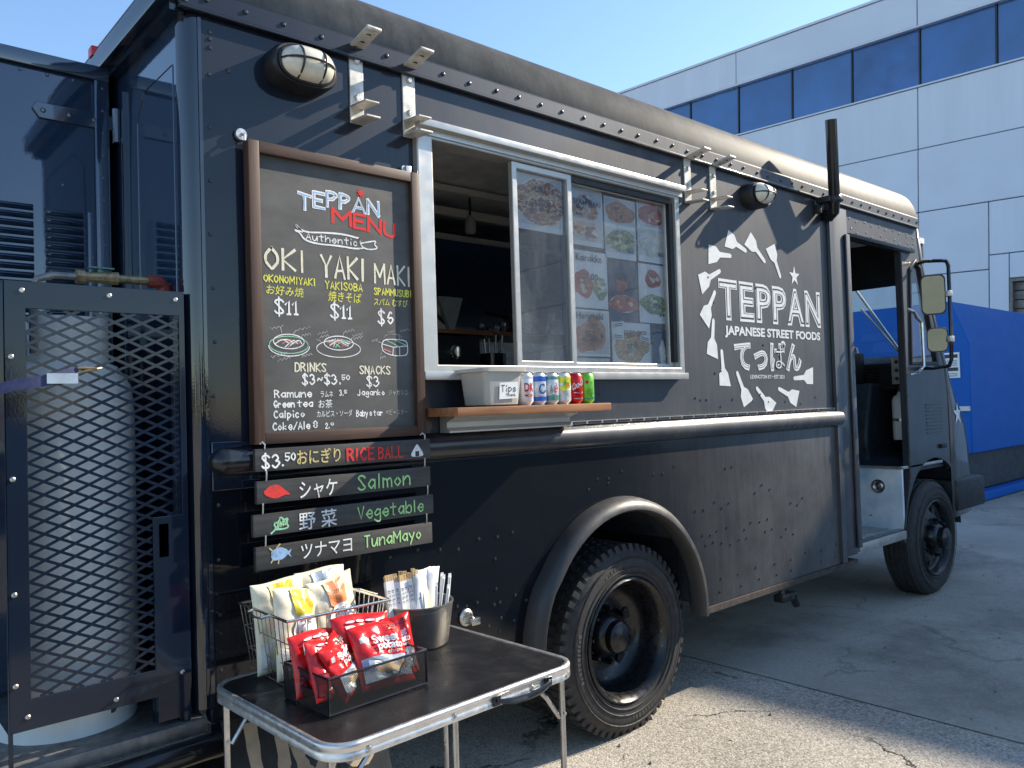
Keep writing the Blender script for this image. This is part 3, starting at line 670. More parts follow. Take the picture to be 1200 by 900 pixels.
fs = [(i * k + j, i * k + (j + 1) % k, (i + 1) * k + (j + 1) % k, (i + 1) * k + j) for i in range(len(rings) - 1) for j in range(k)] + [tuple(range((len(rings) - 1) * k, len(rings) * k))]
b.add(vs, fs); roof = b.build('roof', 'paint_roof', trk, smooth=50)
# gutter rail with its bolts
b = MB()
b.prism([(-0.016, 2.583), (-0.016, 2.640), (-0.006, 2.652), (-0.003, 2.583)], lambda u, v, w: (w, u, v), -0.01, 5.06)
b.prism([(-0.024, 2.572), (-0.024, 2.583), (-0.004, 2.583), (-0.004, 2.572)], lambda u, v, w: (w, u, v), -0.01, 5.06)
rail = b.build('gutter_rail', 'paint', trk, bevel=0.003)
b = MB()
for i in range(42): dome(b, 0.07 + i * 0.121 + random.uniform(-.008, .008), 2.612 + random.uniform(-.004, .004), SIDE, 0.0105, 0.009, 0.016)
b.build('bolts', 'rivet', rail)
b = MB(); b.box(-0.06, 0.02, -0.02, W + .02, 2.59, 2.66, bev=.008); b.box(-0.03, 0.01, 0.0, W, 2.565, 2.59)
b.build('rear_header', 'paint_clean', trk)
b = MB(); b.box(-0.065, -0.03, 0.655, 0.70, 2.655, 2.69, bev=.006); b.build('marker_lamp', 'skin_red', trk)

# --- front: slanted face, rounded corners, windscreen
def fring(z, xs, xf, sy=0.30):
    y0 = 0.0; P_ = [(xs, y0, z)]
    P_ += [(xs + (xf - xs) * math.sin(R(a)), y0 + sy - sy * math.cos(R(a)), z) for a in range(10, 91, 10)]
    Q_ = [(x, W - y, z) for x, y, _ in P_]
    return P_ + Q_[::-1]
lv = [(0.50, 5.5, 6.20, .16), (0.76, 5.5, 6.20, .16), (1.00, 5.5, 6.18, .16), (1.17, 5.5, 6.12, .16), (1.29, 5.5, 6.02, .17), (1.42, 5.49, 5.88, .20), (1.60, 5.455, 5.74, .26), (2.34, 5.10, 5.39, .30), (2.60, 5.045, 5.33, .30)]
rg = [fring(*a) for a in lv]; k = len(rg[0])
b = MB(); fs = []
for i in range(len(rg) - 1):
    for j in range(k - 1):
        if i == 6 and 5 <= j <= k - 7: continue
        fs.append((i * k + j, i * k + j + 1, (i + 1) * k + j + 1, (i + 1) * k + j))
b.add([p_ for r_ in rg for p_ in r_], fs); nose = b.build('nose', 'paint_clean', trk, smooth=50)
cut = bpy.data.meshes.new('cut'); bm = bmesh.new(); bmesh.ops.create_cone(bm, segments=48, radius1=.53, radius2=.53, depth=1.0, cap_ends=True)
bmesh.ops.rotate(bm, verts=bm.verts, matrix=Matrix.Rotation(R(90), 3, 'X')); bmesh.ops.translate(bm, verts=bm.verts, vec=Vector((5.20, 0.0, .43)) - trk.location); bm.to_mesh(cut); bm.free()
co = bpy.data.objects.new('cut', cut); C.objects.link(co)
sd = nose.modifiers.new('thickness', 'SOLIDIFY'); sd.thickness = 0.004; sd.offset = 0
bo = nose.modifiers.new('arch', 'BOOLEAN'); bo.object = co; bo.operation = 'DIFFERENCE'; bo.solver = 'EXACT'
nm = bpy.data.meshes.new_from_object(nose.evaluated_get(bpy.context.evaluated_depsgraph_get())); nose.modifiers.clear(); nose.data = nm
bpy.data.objects.remove(co); bpy.data.meshes.remove(cut)
a5, a6 = rg[6], rg[7]
b = MB(); b.add([a5[5], a5[k - 6], a6[k - 6], a6[5]], [(0, 1, 2, 3)])
ws = b.build('windscreen', 'glass_cab', trk, smooth=0)
b = MB(); b.tube([a5[5], a6[5], a6[k - 6], a5[k - 6]], 0.016, 6, closed=True); m1 = (Vector(a5[k // 2]) + Vector(a5[k // 2 - 1])) / 2; m2 = (Vector(a6[k // 2]) + Vector(a6[k // 2 - 1])) / 2
b.tube([m1, m2], 0.018, 6); b.build('seal', 'black_matte', ws)
b = MB(); b.tube([(5.42, 0.62, 2.26), (5.66, 0.36, 1.70)], 0.011, 6); b.tube([(5.47, 0.60, 2.10), (5.72, 0.33, 1.62)], 0.008, 6); b.build('wiper', 'alu', ws)
b = MB(); b.box(5.497, 5.505, -0.003, 0.0, 0.9, 1.40); b.build('panel_seam', 'black_matte', trk)
b = MB()
for i in range(9):
    z = 1.135 + i * 0.025
    for j in range(8): x = 5.09 + j * 0.038; b.box(x, x + .03, -0.006, 0.0, z, z + 0.011, bev=.003)
b.build('louvre', 'paint_clean', trk)
def star_poly(cx, cz, r, rin=0.42, sx=1.0, rot=90, n=5): return [(cx + (r if i % 2 == 0 else r * rin) * math.cos(R(rot + 180 / n * i)) * sx, cz + (r if i % 2 == 0 else r * rin) * math.sin(R(rot + 180 / n * i))) for i in range(2 * n)]
b = MB(); pl = star_poly(0.0, 1.255, 0.088)
def on_nose(u, v, w):
    t = 0.19 + u * 1.35                                             # along the rounded corner, from the seam
    A_ = 0.52 + (1.29 - v) * 0.75
    return (5.5 + t, 0.165 * (1 - math.sqrt(max(0, 1 - (t / A_) ** 2))) - w, v)
b.add([on_nose(0, 1.255, .006)] + [on_nose(u, v, .006) for u, v in pl], [(0, i + 1, (i + 1) % 10 + 1) for i in range(10)])
b.build('star_decal', 'decal', trk, smooth=0)
b = MB(); b.box(5.54, 6.10, -0.03, W + .03, .54, .77, bev=.03); b.build('bumper', 'black_matte', trk)
b = MB(); b.box(5.30, 5.40, -0.02, -0.001, 1.02, 1.05, bev=.005); b.build('latch', 'black_matte', trk)

# --- cab side: quarter window, mirrors, grab handle, riveted strip over the door
b = MB()
oq = [(4.86, 1.615), (5.345, 1.615), (5.10, 2.305), (5.01, 2.352), (4.90, 2.285)]
b.plate(oq, [qw], SIDE, -0.01, 0.012); qf = b.build('quarter_window', 'black_matte', trk, bevel=0.004)
b = MB(); b.flat(qw, SIDE, -0.006); b.build('pane', 'glass_quarter', qf, smooth=0)
b = MB()
b.tube([(5.06, -0.005, 2.33), (4.98, -0.08, 2.325), (4.83, -0.24, 2.29), (4.79, -0.285, 2.275), (4.775, -0.30, 2.24), (4.77, -0.30, 1.78), (4.77, -0.295, 1.63), (4.785, -0.275, 1.592), (4.93, -0.12, 1.585), (5.04, -0.008, 1.592)], 0.0125, 8)
arm = b.build('mirror_arm', 'black_gloss', trk)
def mirror(c, w_, h_, gap):
    n_ = Vector((-0.93, -0.33, -0.10)).normalized(); t = Vector((0, 0, 1)).cross(n_).normalized(); u_ = n_.cross(t)
    f = lambda a, v, d: tuple(Vector(c) + t * a + u_ * v + n_ * d)
    b = MB(); o_ = rrect(-w_ / 2, w_ / 2, -h_ / 2, h_ / 2, 0.035)
    sm = [(x * 0.72, y * 0.78) for x, y in o_]
    kk = len(o_); vs = [f(x, y, 0.012) for x, y in o_] + [f(x, y, -0.015) for x, y in o_] + [f(x, y, -0.055) for x, y in sm]
    fs = [(i, (i + 1) % kk, (i + 1) % kk + kk, i + kk) for i in range(kk)] + [(i + kk, (i + 1) % kk + kk, (i + 1) % kk + 2 * kk, i + 2 * kk) for i in range(kk)] + [tuple(range(2 * kk, 3 * kk)), tuple(range(kk))]
    b.add(vs, fs); h = b.build('mirror', 'black_matte', trk, smooth=40)
    b = MB(); b.flat([(x * 0.9, y * 0.93) for x, y in o_], f, 0.014); b.build('mirror_glass', M['mirror'], h, smooth=0)
    b = MB(); b.box(4.745, 4.79, -0.315, -0.275, c[2] - .02, c[2] + .02, bev=.006); b.build('clamp', 'alu', h)
M['mirror'] = simple('mirror glass', (0.25, 0.30, 0.26), 0.03, 1.0, 0.02)  # dark green tint stands in for reflected trees
mirror((4.735, -0.215, 2.06), 0.145, 0.262, 0); mirror((4.745, -0.225, 1.765), 0.125, 0.158, 0)
b = MB(); b.tube([(4.83, -0.012, 1.99), (4.83, -0.05, 1.97), (4.845, -0.065, 1.93), (4.90, -0.07, 1.90), (4.905, -0.07, 1.60), (4.86, -0.05, 1.56), (4.83, -0.012, 1.545)], 0.012, 8); b.build('grab_handle', 'chrome', trk)
b = MB()
for i in range(5):
    x = 4.05 + i * .21
    for dx, dz in ((0, .08), (.02, .02), (.09, .0), (.09, .07)): dome(b, x + dx, 2.435 + dz, SIDE, .009, .006)
for x, z in ((4.86, 2.43), (4.86, 2.40), (4.9, 2.50), (5.0, 2.5), (5.0, 2.46)): dome(b, x, z, SIDE, .009, .006)
b.build('door_header_rivets', 'screw', trk)
b = MB(); b.box(3.99, 4.95, -0.03, -0.002, 2.388, 2.412, bev=.004); b.build('drip_strip', 'black_gloss', trk)
b = MB(); b.tube([(4.765, -0.006, 2.38), (4.765, -0.006, .86), (4.648, -0.006, .53)], 0.007, 6); b.build('door_edge_trim', 'rubber_dusty', trk)
b = MB(); b.tube([(3.99, -0.008, 2.38), (3.99, -0.008, .53)], 0.008, 6); b.build('door_edge_trim', 'black_gloss', trk)

# --- black stack pipe beside the door
b = MB(); b.tube([(3.72, 0.01, 2.495), (3.70, -0.05, 2.47), (3.675, -0.085, 2.485), (3.66, -0.10, 2.545), (3.565, -0.145, 2.985)], 0.032, 14)
st = b.build('stack_pipe', 'black_gloss', trk)
b = MB(); b.lathe([(0.036, 0), (0.041, .008), (0.041, .03), (.036, .038)], (3.662, -0.099, 2.535), n=16); b.box(3.60, 3.66, -0.10, -0.016, 2.535, 2.57, bev=.006); b.box(3.60, 3.63, -0.04, 0, 2.48, 2.53, bev=.006)
b.build('clamp', 'black_matte', st)

# --- rub rail
b = MB(); pr = [(0.0, 1.24)] + [(0.044 * math.sin(R(a)), 1.287 - 0.046 * math.cos(R(a))) for a in range(0, 181, 15)] + [(0.0, 1.335)]
pr = [(-u, v) for u, v in pr]
b.prism(pr, lambda u, v, w: (w, u, v), 0.10, 3.80)
b.lathe([(0.0445 * math.cos(R(a)) + .0005, -0.05 * math.sin(R(a))) for a in range(0, 91, 15)], (0.10, 0, 1.287), axis='x', n=20)
b.xf(lambda x, y, z: (x, min(y, 0.0), z))
b.build('rub_rail', 'rail', trk, smooth=40)
b = MB(); b.box(1.52, 3.742, -0.010, 0.0, 1.337, 1.350); hs = b.build('hinge_strip', 'alu', trk)
b = MB()
for i in range(24): b.box(1.53 + i * .092, 1.606 + i * .092, -0.013, -0.0101, 1.3385, 1.3485)
b.build('knuckle', 'black_matte', hs)
b = MB(); b.box(0.06, 0.20, -0.008, -0.001, 1.205, 1.345); rp = b.build('rail_end_plate', 'paint_clean', trk, bevel=.003)

# --- rivets on the skins
b = MB()
for z in [0.70 + .155 * i for i in range(12)]: dome(b, 0.075 + random.uniform(-.004, .004), z, SIDE, .0075, .005, 0.003 if z < 1.23 else 0)
for z in (2.53, 2.51, 2.485): dome(b, 0.082, z, SIDE, .009, .006)
dome(b, 0.135, 2.43, SIDE, .011, .007)
for x0, x1, z in ((0.65, 1.2, .93), (0.9, 1.25, .70), (0.95, 1.3, .61)):
    for i in range(7): dome(b, x0 + (x1 - x0) * i / 6 + random.uniform(-.02, .02), z + random.uniform(-.02, .02), SIDE, .008, .006, 0.003)
for x, z in ((1.10, .86), (1.1, .75), (1.12, .64), (1.0, .6), (.88, .62)): dome(b, x, z, SIDE, .008, .006, .003)
for col in range(9):
    x = 2.36 + col * 0.165
    for z in (0.485, 0.55): dome(b, x + random.uniform(-.02, .02), z + random.uniform(-.008, .008), SIDE, .008, .006, .003)
for (x, z, n_) in ((2.35, .90, 5), (2.38, .80, 4), (2.42, .72, 6), (2.75, .78, 4), (2.85, .95, 3), (2.95, .70, 5), (3.2, .85, 3), (1.75, 1.10, 2), (1.6, 1.09, 3), (2.05, 1.12, 3), (2.6, 1.1, 2)):
    for i in range(n_): dome(b, x + i * .07 + random.uniform(-.015, .015), z + random.uniform(-.03, .03), SIDE, .008, .006, .003)
for i in range(8): dome(b, 2.40 + i * .16 + random.uniform(-.03, .03), 1.40 + random.uniform(-.02, .02), SIDE, .007, .005)
for x, z in ((2.52, 2.02), (2.55, 1.55), (2.60, 1.56), (2.56, 1.9), (2.95, 1.44), (3.0, 1.7), (2.95, 2.0), (1.70, 1.46), (2.38, 1.43), (2.47, 1.42)): dome(b, x, z, SIDE, .008, .005)
b.build('rivets', 'rivet', trk)
b = MB(); b.lathe([(.030, -.002), (.030, -.010), (.022, -.016), (.020, -.008), (.001, -.008)], (.952, -.003, .676), 'y', 20); fl_ = b.build('inlet_fitting', 'screw', trk)
b = MB(); b.box(.962, 1.002, -.030, -.010, .646, .671, bev=.003); b.tube([(.947, -.012, .676), (.962, -.03, .686), (.977, -.02, .669)], .004, 6); b.build('flap', 'steel', fl_)
b = MB(); b.box(2.35, 3.95, -0.012, 0.05, 0.405, 0.434); b.build('sill', 'rust', trk)

# --- rear wheel arch flare
b = MB(); A = list(range(-4, 185, 6)); n_ = len(A); vs = []; fs = []
secs = [(0.500, 0.004), (0.499, 0.070), (0.507, 0.080), (0.530, 0.076), (0.552, 0.048), (0.560, 0.004)]
for a in A:
    for r_, w_ in secs: vs.append((1.79 + (r_ + (.012 if a > 150 else 0)) * math.cos(R(a)), -w_, .462 + r_ * 1.0 * math.sin(R(a))))
q = len(secs)
for i in range(n_ - 1):
    for j in range(q - 1): fs.append((i * q + j, i * q + j + 1, (i + 1) * q + j + 1, (i + 1) * q + j))
fs += [tuple(range(q)), tuple(range((n_ - 1) * q, n_ * q))]
b.add(vs, fs); b.build('wheel_arch_flare', 'flare', trk, smooth=60)
for (cx, cz, r_, xa, xb) in ((1.82, .46, .53, 1.25, 2.4), (5.20, .43, .56, 4.66, 5.75)):
    b = MB(); P_ = arc(cx, cz, r_, 0, 180, 20); m_ = len(P_)
    vs = [(x, 0.04, z) for x, z in P_] + [(x, 0.752, z) for x, z in P_]
    b.add(vs, [(i, i + 1, i + 1 + m_, i + m_) for i in range(m_ - 1)]); b.box(xa, xb, .75, .76, .3, 1.0)
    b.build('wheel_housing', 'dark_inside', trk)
b = MB(); b.box(2.245, 2.262, 0.03, 0.6, .36, .80); b.build('mud_guard', 'paint_low', trk)

# --- wheels
def wheel(cx, y0, rear, name='wheel', flip=1):
    """y0 = plane of the outer tyre face, growing inward by flip"""
    b = MB(); cz = 0.398; Wd = 0.235
    f = lambda prof: [(r, y0 + flip * y) for r, y in prof]
    tp = [(.262, .018), (.272, .006), (.300, .001), (.335, .0), (.362, .008), (.382, .022), (.395, .038), (.399, .06), (.400, .12), (.399, .18), (.393, .205), (.36, .228), (.30, .235), (.262, .22)]
    b.lathe(f(tp), (cx, 0, cz), 'y', 72)
    for rr in (.285, .31, .352): b.lathe(f([(rr - .003, .0035 if rr < .29 else -.001), (rr, -.004), (rr + .003, .001)]), (cx, 0, cz), 'y', 72)
    if rear:                                       # open drive tread: shoulder lugs and staggered blocks
        for i in range(56):
            a = 2 * math.pi * i / 56
            for (ya, yb, r0, r1, da, ph) in ((.016, .062, .37, .4085, .033, 0), (.075, .115, .395, .4065, .036, .5), (.128, .168, .395, .4065, .036, 0), (.18, .218, .37, .4075, .033, .5)):
                aa = a + ph * 2 * math.pi / 56; vs = []
                for r_ in (r0, r1):
                    for y in (ya, yb):
                        for s_ in (-1, 1):
                            t = aa + s_ * da * (1.05 if r_ == r0 else 0.95); yy = y + (.012 if (r_ == r1 and y == ya and ya < .03) else 0)
                            vs.append((cx + r_ * math.cos(t), y0 + flip * yy, cz + r_ * math.sin(t)))
                b.add(vs, [(0, 1, 3, 2), (4, 6, 7, 5), (0, 4, 5, 1), (2, 3, 7, 6), (0, 2, 6, 4), (1, 5, 7, 3)], 0)
    else:                                          # rib tread
        for ya in (.05, .085, .12, .155, .19): b.lathe(f([(.4005, ya - .011), (.4055, ya - .008), (.4055, ya + .008), (.4005, ya + .011)]), (cx, 0, cz), 'y', 72)
    root = bpy.data.objects.new(name, None); C.objects.link(root); root.parent = trk; root.location = Vector((cx, y0 + flip * .12, cz)) - trk.location; root.empty_display_size = .1
    bpy.context.view_layer.update()
    ty = b.build('tyre', 'rubber', root, smooth=30)
    # raised sidewall moulding, worn past reading
    b = MB()
    for a0, n_ in ((38, 9), (118, 6), (200, 11), (292, 7)):
        t = a0
        for i in range(n_):
            da = random.choice((1.6, 2.2, 2.8)); h_ = random.choice((.018, .018, .012))
            vs = [(cx + r_ * math.cos(R(q)), y0 - flip * .0012, cz + r_ * math.sin(R(q))) for r_, q in ((.318, t), (.318 + h_, t), (.318 + h_, t - da), (.318, t - da))]
            b.add(vs, [(0, 1, 2, 3)]); t -= da + 1.1
    b.build('sidewall_moulding', 'rubber_dusty', root, smooth=0)
    b = MB()
    if rear:
        b.lathe(f([(.262, .02), (.266, .004), (.258, -.002), (.25, .004), (.242, .02), (.232, .035), (.226, .10), (.215, .125), (.20, .15), (.150, .168), (.10, .16), (.09, .15)]), (cx, 0, cz), 'y', 56)
    else:
        b.lathe(f([(.262, .02), (.266, .004), (.258, -.002), (.25, .004), (.242, .02), (.232, .05), (.215, .06), (.19, .045), (.15, .03), (.12, .028), (.105, .03)]), (cx, 0, cz), 'y', 56)
    b.build('rim', 'rim', root, smooth=40)
    b = MB(); yo = y0 + flip * (.160 if rear else .036)
    for i in range(5 if rear else 6):
        a = 2 * math.pi * (i + .3) / (5 if rear else 6)
        rr = .172 if rear else .185
        b.lathe([(.001, 0), (.028, 0)], (cx + rr * math.cos(a), yo - flip * (.004 if rear else .001), cz + rr * math.sin(a)), 'y', 14)
    b.build('hand_hole', 'black_matte', root)
    b = MB()
    hp = [(.10, .16), (.098, .12), (.085, .10), (.07, .09), (.068, .06), (.05, .045), (.001, .043)] if rear else [(.105, .03), (.10, -.005), (.085, -.02), (.075, -.025), (.072, -.06), (.055, -.075), (.001, -.078)]
    b.lathe(f(hp), (cx, 0, cz), 'y', 28)
    for i in range(8):
        a = 2 * math.pi * i / 8; rr = .118 if rear else .122; yb = .155 if rear else .022
        b.lathe(f([(.013, yb), (.013, yb - .03), (.008, yb - .045), (.001, yb - .046)]), (cx + rr * math.cos(a), 0, cz + rr * math.sin(a)), 'y', 6)
    b.build('hub', 'rim', root, smooth=40)
wheel(1.855, 0.0, True); wheel(5.19, 0.0, False)
wheel(1.855, W - 0.0, True, flip=-1); wheel(5.19, W, False, flip=-1)
wheel(1.855, 0.27, True, 'inner_wheel')
b = MB()
b.box(0.1, 5.9, .62, .70, .42, .56); b.box(0.1, 5.9, 1.5, 1.58, .42, .56); b.tube([(1.855, .3, .40), (1.855, 1.9, .40)], .06, 10); b.tube([(5.19, .2, .38), (5.19, 2.0, .38)], .045, 10)
b.lathe([(.01, -.16), (.1, -.14), (.15, 0), (.1, .14), (.01, .16)], (1.855, 1.1, .40), 'y', 16); b.tube([(2.0, 1.1, .42), (4.6, 1.1, .5)], .045, 8)
b.box(2.9, 3.7, 1.62, 2.1, .28, .56, bev=.03); b.tube([(2.2, .8, .36), (4.4, .8, .36)], .035, 8)
b.tube([(4.05, 0.30, .40), (4.55, .45, .38), (5.1, .5, .36)], .022, 8); b.lathe([(.01, -.03), (.035, -.03), (.035, .03), (.01, .03)], (4.45, .40, .385), 'z', 10)
b.build('chassis', 'black_matte', trk)
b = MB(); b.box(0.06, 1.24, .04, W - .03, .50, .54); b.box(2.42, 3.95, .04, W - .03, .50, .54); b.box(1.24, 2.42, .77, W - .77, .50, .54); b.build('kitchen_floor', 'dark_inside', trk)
b = MB(); b.tube([(3.10, 0.02, .42), (3.10, 0.0, .36), (3.16, -0.02, .345)], .016, 8); b.box(3.05, 3.20, -0.03, 0.03, .335, .375, bev=.01); b.tube([(3.17, -.02, .35), (3.20, -.02, .30)], .02, 8); b.build('drain_valve', 'black_matte', trk)

# --- cab seen through the open doorway
b = MB(); b.box(3.96, 4.66, -0.012, .62, .46, .515, bev=.006); sw = b.build('step_floor', 'alu', trk)
b = MB(); b.box(4.645, 4.67, 0.0, .62, .515, .925); b.box(3.985, 4.66, .60, .63, .515, .925); ris = b.build('step_riser', 'worn_white', trk)
F = lambda u, v, w: (4.645 - w, u, v)
b = MB(); b.lathe([(.001, -.004), (.022, -.006), (.028, -.001), (.034, -.010), (.046, -.010), (.048, .0)], (4.645, .155, .80), 'x', 24); b.build('cap_ring', 'chrome', ris)
b = MB(); b.box(4.0, 4.64, .10, .55, .5155, .519); b.build('tread_plate', 'steel', sw)
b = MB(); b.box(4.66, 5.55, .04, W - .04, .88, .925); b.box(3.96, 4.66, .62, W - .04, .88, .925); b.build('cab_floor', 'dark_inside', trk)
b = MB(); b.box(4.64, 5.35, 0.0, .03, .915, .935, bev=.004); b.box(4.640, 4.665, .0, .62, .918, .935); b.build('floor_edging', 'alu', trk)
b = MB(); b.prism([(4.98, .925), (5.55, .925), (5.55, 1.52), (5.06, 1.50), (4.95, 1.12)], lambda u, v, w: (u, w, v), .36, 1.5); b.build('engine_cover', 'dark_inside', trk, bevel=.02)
b = MB(); b.prism([(5.20, 1.45), (5.62, 1.45), (5.62, 1.70), (5.30, 1.70), (5.20, 1.64)], lambda u, v, w: (u, w, v), .10, 2.1); b.box(5.22, 5.5, .06, .2, .92, 1.5); b.build('dashboard', 'black_matte', trk, bevel=.012)
b = MB()
for i in range(6): b.box(5.185, 5.20, .36, .62, 1.50 + i * .022, 1.512 + i * .022)
b.build('vent', 'black_gloss', trk)
b = MB(); b.box(5.13, 5.15, .17, .24, 1.49, 1.69); sp_ = b.build('switch_panel', 'galv', trk)
b = MB()
for z in (1.53, 1.59, 1.65): b.lathe([(.001, -.003), (.013, -.003), (.013, 0)], (5.13, .205, z), 'x', 12)
b.build('switch', 'ink', sp_)
b = MB(); b.box(4.0, 5.30, .04, W - .04, 2.50, 2.54); b.build('cab_ceiling', 'ceiling', trk)
b = MB(); b.prism([(4.98, 2.50), (5.30, 2.50), (5.30, 2.27), (5.12, 2.20), (4.98, 2.24)], lambda u, v, w: (u, w, v), .05, W - .05); b.build('header', 'black_matte', trk)
b = MB(); b.tube([(5.10, 1.55, 1.62), (5.02, 1.55, 1.72)], .02, 8); n_ = Vector((-.75, 0, .66)); t_ = Vector((0, 1, 0)); u_ = n_.cross(t_)
b.tube([tuple(Vector((5.0, 1.55, 1.75)) + t_ * .22 * math.cos(a) + u_ * .22 * math.sin(a)) for a in [2 * math.pi * i / 28 for i in range(28)]], .014, 8, closed=True); b.build('steering_wheel', 'black_matte', trk)
b = MB(); b.box(4.55, 5.0, 1.2, 1.75, 1.15, 1.32, bev=.05); b.box(4.42, 4.58, 1.2, 1.75, 1.28, 1.95, bev=.05); b.box(4.6, 4.95, 1.3, 1.65, .925, 1.15); b.build('driver_seat', 'black_matte', trk)
# papers lying on the dash: two pale strips that show in the screen
b = MB(); b.box(5.35, 5.42, .45, .75, 1.702, 1.705); b.box(5.45, 5.56, .40, .62, 1.702, 1.706); b.build('dash_paper', 'paper', trk)

# --- kitchen seen through the serving window
b = MB(); b.box(.06, 3.95, W - .06, W - .035, .54, 2.5); b.box(.06, .08, .04, W - .04, .54, 2.5); b.build('kitchen_lining', 'lining', trk)
b = MB(); b.box(.06, 3.95, .04, W - .04, 2.50, 2.53); b.build('kitchen_ceiling', 'ceiling', trk)
b = MB()
for y, z, h in ((.75, 2.455, .03), (.95, 2.40, .04), (1.05, 2.30, .03)): b.box(.4, 3.6, y, y + .03, z, z + h)
b.build('ceiling_rail', 'white_plastic', trk)
b = MB(); b.prism([(.98, 2.28), (2.1, 2.28), (2.1, 1.98), (1.45, 1.98)], lambda u, v, w: (w + .4, u, v), .5, 2.9); b.build('extractor_hood', 'hood', trk)
b = MB(); b.box(1.0, 3.4, .93, 1.30, 1.795, 1.815); b.build('kitchen_shelf', 'wood_shelf', trk)
b = MB(); b.box(.75, 3.6, 1.25, 2.1, 1.40, 1.44, bev=.005); b.box(.75, 3.6, 1.3, 2.1, .54, 1.40); b.build('worktop', 'steel', trk)
b = MB(); b.box(.35, 2.9, .05, .45, 1.36, 1.385, bev=.004); b.build('serving_counter', 'steel', trk)
b = MB(); b.box(.4, 2.9, .47, .50, 1.32, 1.36); b.build('counter_rail', 'steel', trk)
grl = thing('griddle', 'black countertop griddle with one steel knob inside the serving window', 'griddle', (1.65, 1.1, 1.44))
b = MB(); b.box(1.35, 1.83, .93, 1.45, 1.44, 1.785, bev=.008); b.build('body', 'black_matte', grl)
b = MB(); b.lathe([(.036, 0), (.036, -.012), (.028, -.02), (.026, -.035), (.001, -.036)], (1.66, .93, 1.70), 'y', 20); b.box(1.655, 1.665, .885, .90, 1.675, 1.725); b.build('knob', 'chrome', grl)
b = MB(); b.box(1.40, 1.80, .924, .93, 1.60, 1.61); b.build('trim_line', 'steel', grl)
def kit(name, label, cat, loc): return thing(name, label, cat, loc)
k = kit('paper_roll', 'white paper roll lying on the kitchen shelf over the griddle', 'paper roll', (1.55, 1.05, 1.815)); b = MB(); b.lathe([(.02, -.1), (.055, -.1), (.055, .1), (.02, .1)], (1.58, 1.08, 1.93), 'x', 20); b.box(1.47, 1.69, 1.03, 1.13, 1.815, 1.875); b.build('roll', 'tub', k)
k = kit('serving_scoop', 'pale flared scoop standing on the kitchen shelf', 'scoop', (1.72, 1.05, 1.815)); b = MB(); b.prism([(1.62, 1.99), (1.78, 1.99), (1.72, 1.82), (1.69, 1.82)], SIDE, -1.08, -1.0); b.build('bowl', 'pale_worn', k); b = MB(); b.tube([(1.70, 1.04, 1.84), (1.62, 1.02, 1.90)], .01, 6); b.build('handle', 'black_matte', k)
k = kit('spatula_rest', 'pale cutting board propped on the kitchen shelf by the open hatch', 'board', (1.5, 1.0, 1.815)); b = MB(); b.prism([(1.45, 1.98), (1.49, 1.99), (1.56, 1.84), (1.52, 1.82)], SIDE, -1.06, -1.0); b.build('board', 'pale_worn', k)
k = kit('utensil_pot', 'dark pot of upright kitchen tools beside the griddle', 'utensil pot', (1.98, .98, 1.44)); b = MB(); b.lathe([(.001, 0), (.07, 0), (.075, .26), (.07, .26), (.065, .02), (.001, .02)], (1.95, .98, 1.44), n=20); b.build('pot', 'black_gloss', k)
for i in range(6):
    a = i * 1.1; b = MB(); b.tube([(1.95 + .03 * math.cos(a), .98 + .03 * math.sin(a), 1.5), (1.95 + .06 * math.cos(a), .98 + .06 * math.sin(a), 1.78 + .02 * (i % 3))], .006, 6); b.lathe([(.001, 0), (.018, .02), (.02, .05), (.001, .07)], (1.95 + .06 * math.cos(a), .98 + .06 * math.sin(a), 1.77 + .02 * (i % 3)), n=8); b.build('tool', 'steel', k)
k = kit('hanging_lamp', 'small grey work lamp hanging from the kitchen ceiling', 'lamp', (1.80, .92, 2.5)); b = MB(); b.tube([(1.78, .92, 2.5), (1.78, .92, 2.40)], .006, 6); b.build('cord', 'black_matte', k); b = MB(); b.lathe([(.001, .06), (.018, .05), (.028, .02), (.03, -.025), (.018, -.04), (.001, -.04)], (1.78, .92, 2.35), n=16); b.build('shade', 'tub', k)
k = kit('steel_pan', 'steel pan stacked on the kitchen shelf behind the sliding pane', 'pan', (2.3, 1.1, 1.815)); b = MB(); b.lathe([(.001, 0), (.13, 0), (.16, .12), (.15, .12), (.125, .01), (.001, .01)], (2.35, 1.12, 1.815), n=24); b.build('bowl', 'steel', k); b = MB(); b.tube([(2.2, 1.12, 1.92), (2.02, 1.1, 1.94)], .012, 6); b.build('handle', 'black_matte', k)

# --- serving window
b = MB(); b.plate([(.785, 1.525), (2.27, 1.525), (2.27, 2.40), (.785, 2.40)], [[(.85, 1.572), (2.24, 1.572), (2.24, 2.362), (.85, 2.362)]], SIDE, -0.05, 0.028)
wf = b.build('serving_window', 'alu_white', trk, smooth=0, bevel=.004)
b = MB(); b.box(.775, 2.285, -0.062, -0.0285, 2.392, 2.418, bev=.004); b.box(.775, 2.285, -0.036, -0.0285, 2.372, 2.392); b.build('drip_cap', 'alu_white', wf)
b = MB(); b.box(.78, 2.275, -0.045, -0.0285, 1.518, 1.548, bev=.004); b.build('sill', 'alu_white', wf)
def sash(name, x0, x1, y, t=.026):
    b = MB(); b.plate([(x0, 1.574), (x1, 1.574), (x1, 2.360), (x0, 2.360)], [[(x0 + t, 1.574 + t * .7), (x1 - t, 1.574 + t * .7), (x1 - t, 2.36 - t), (x0 + t, 2.36 - t)]], SIDE, y - .012, y + .012)
    s_ = b.build(name, 'alu_white', wf, smooth=0, bevel=.003)
    return s_
sash('sliding_sash', 1.232, 1.560, .004); sash('fixed_sash', 1.535, 2.238, -.022)
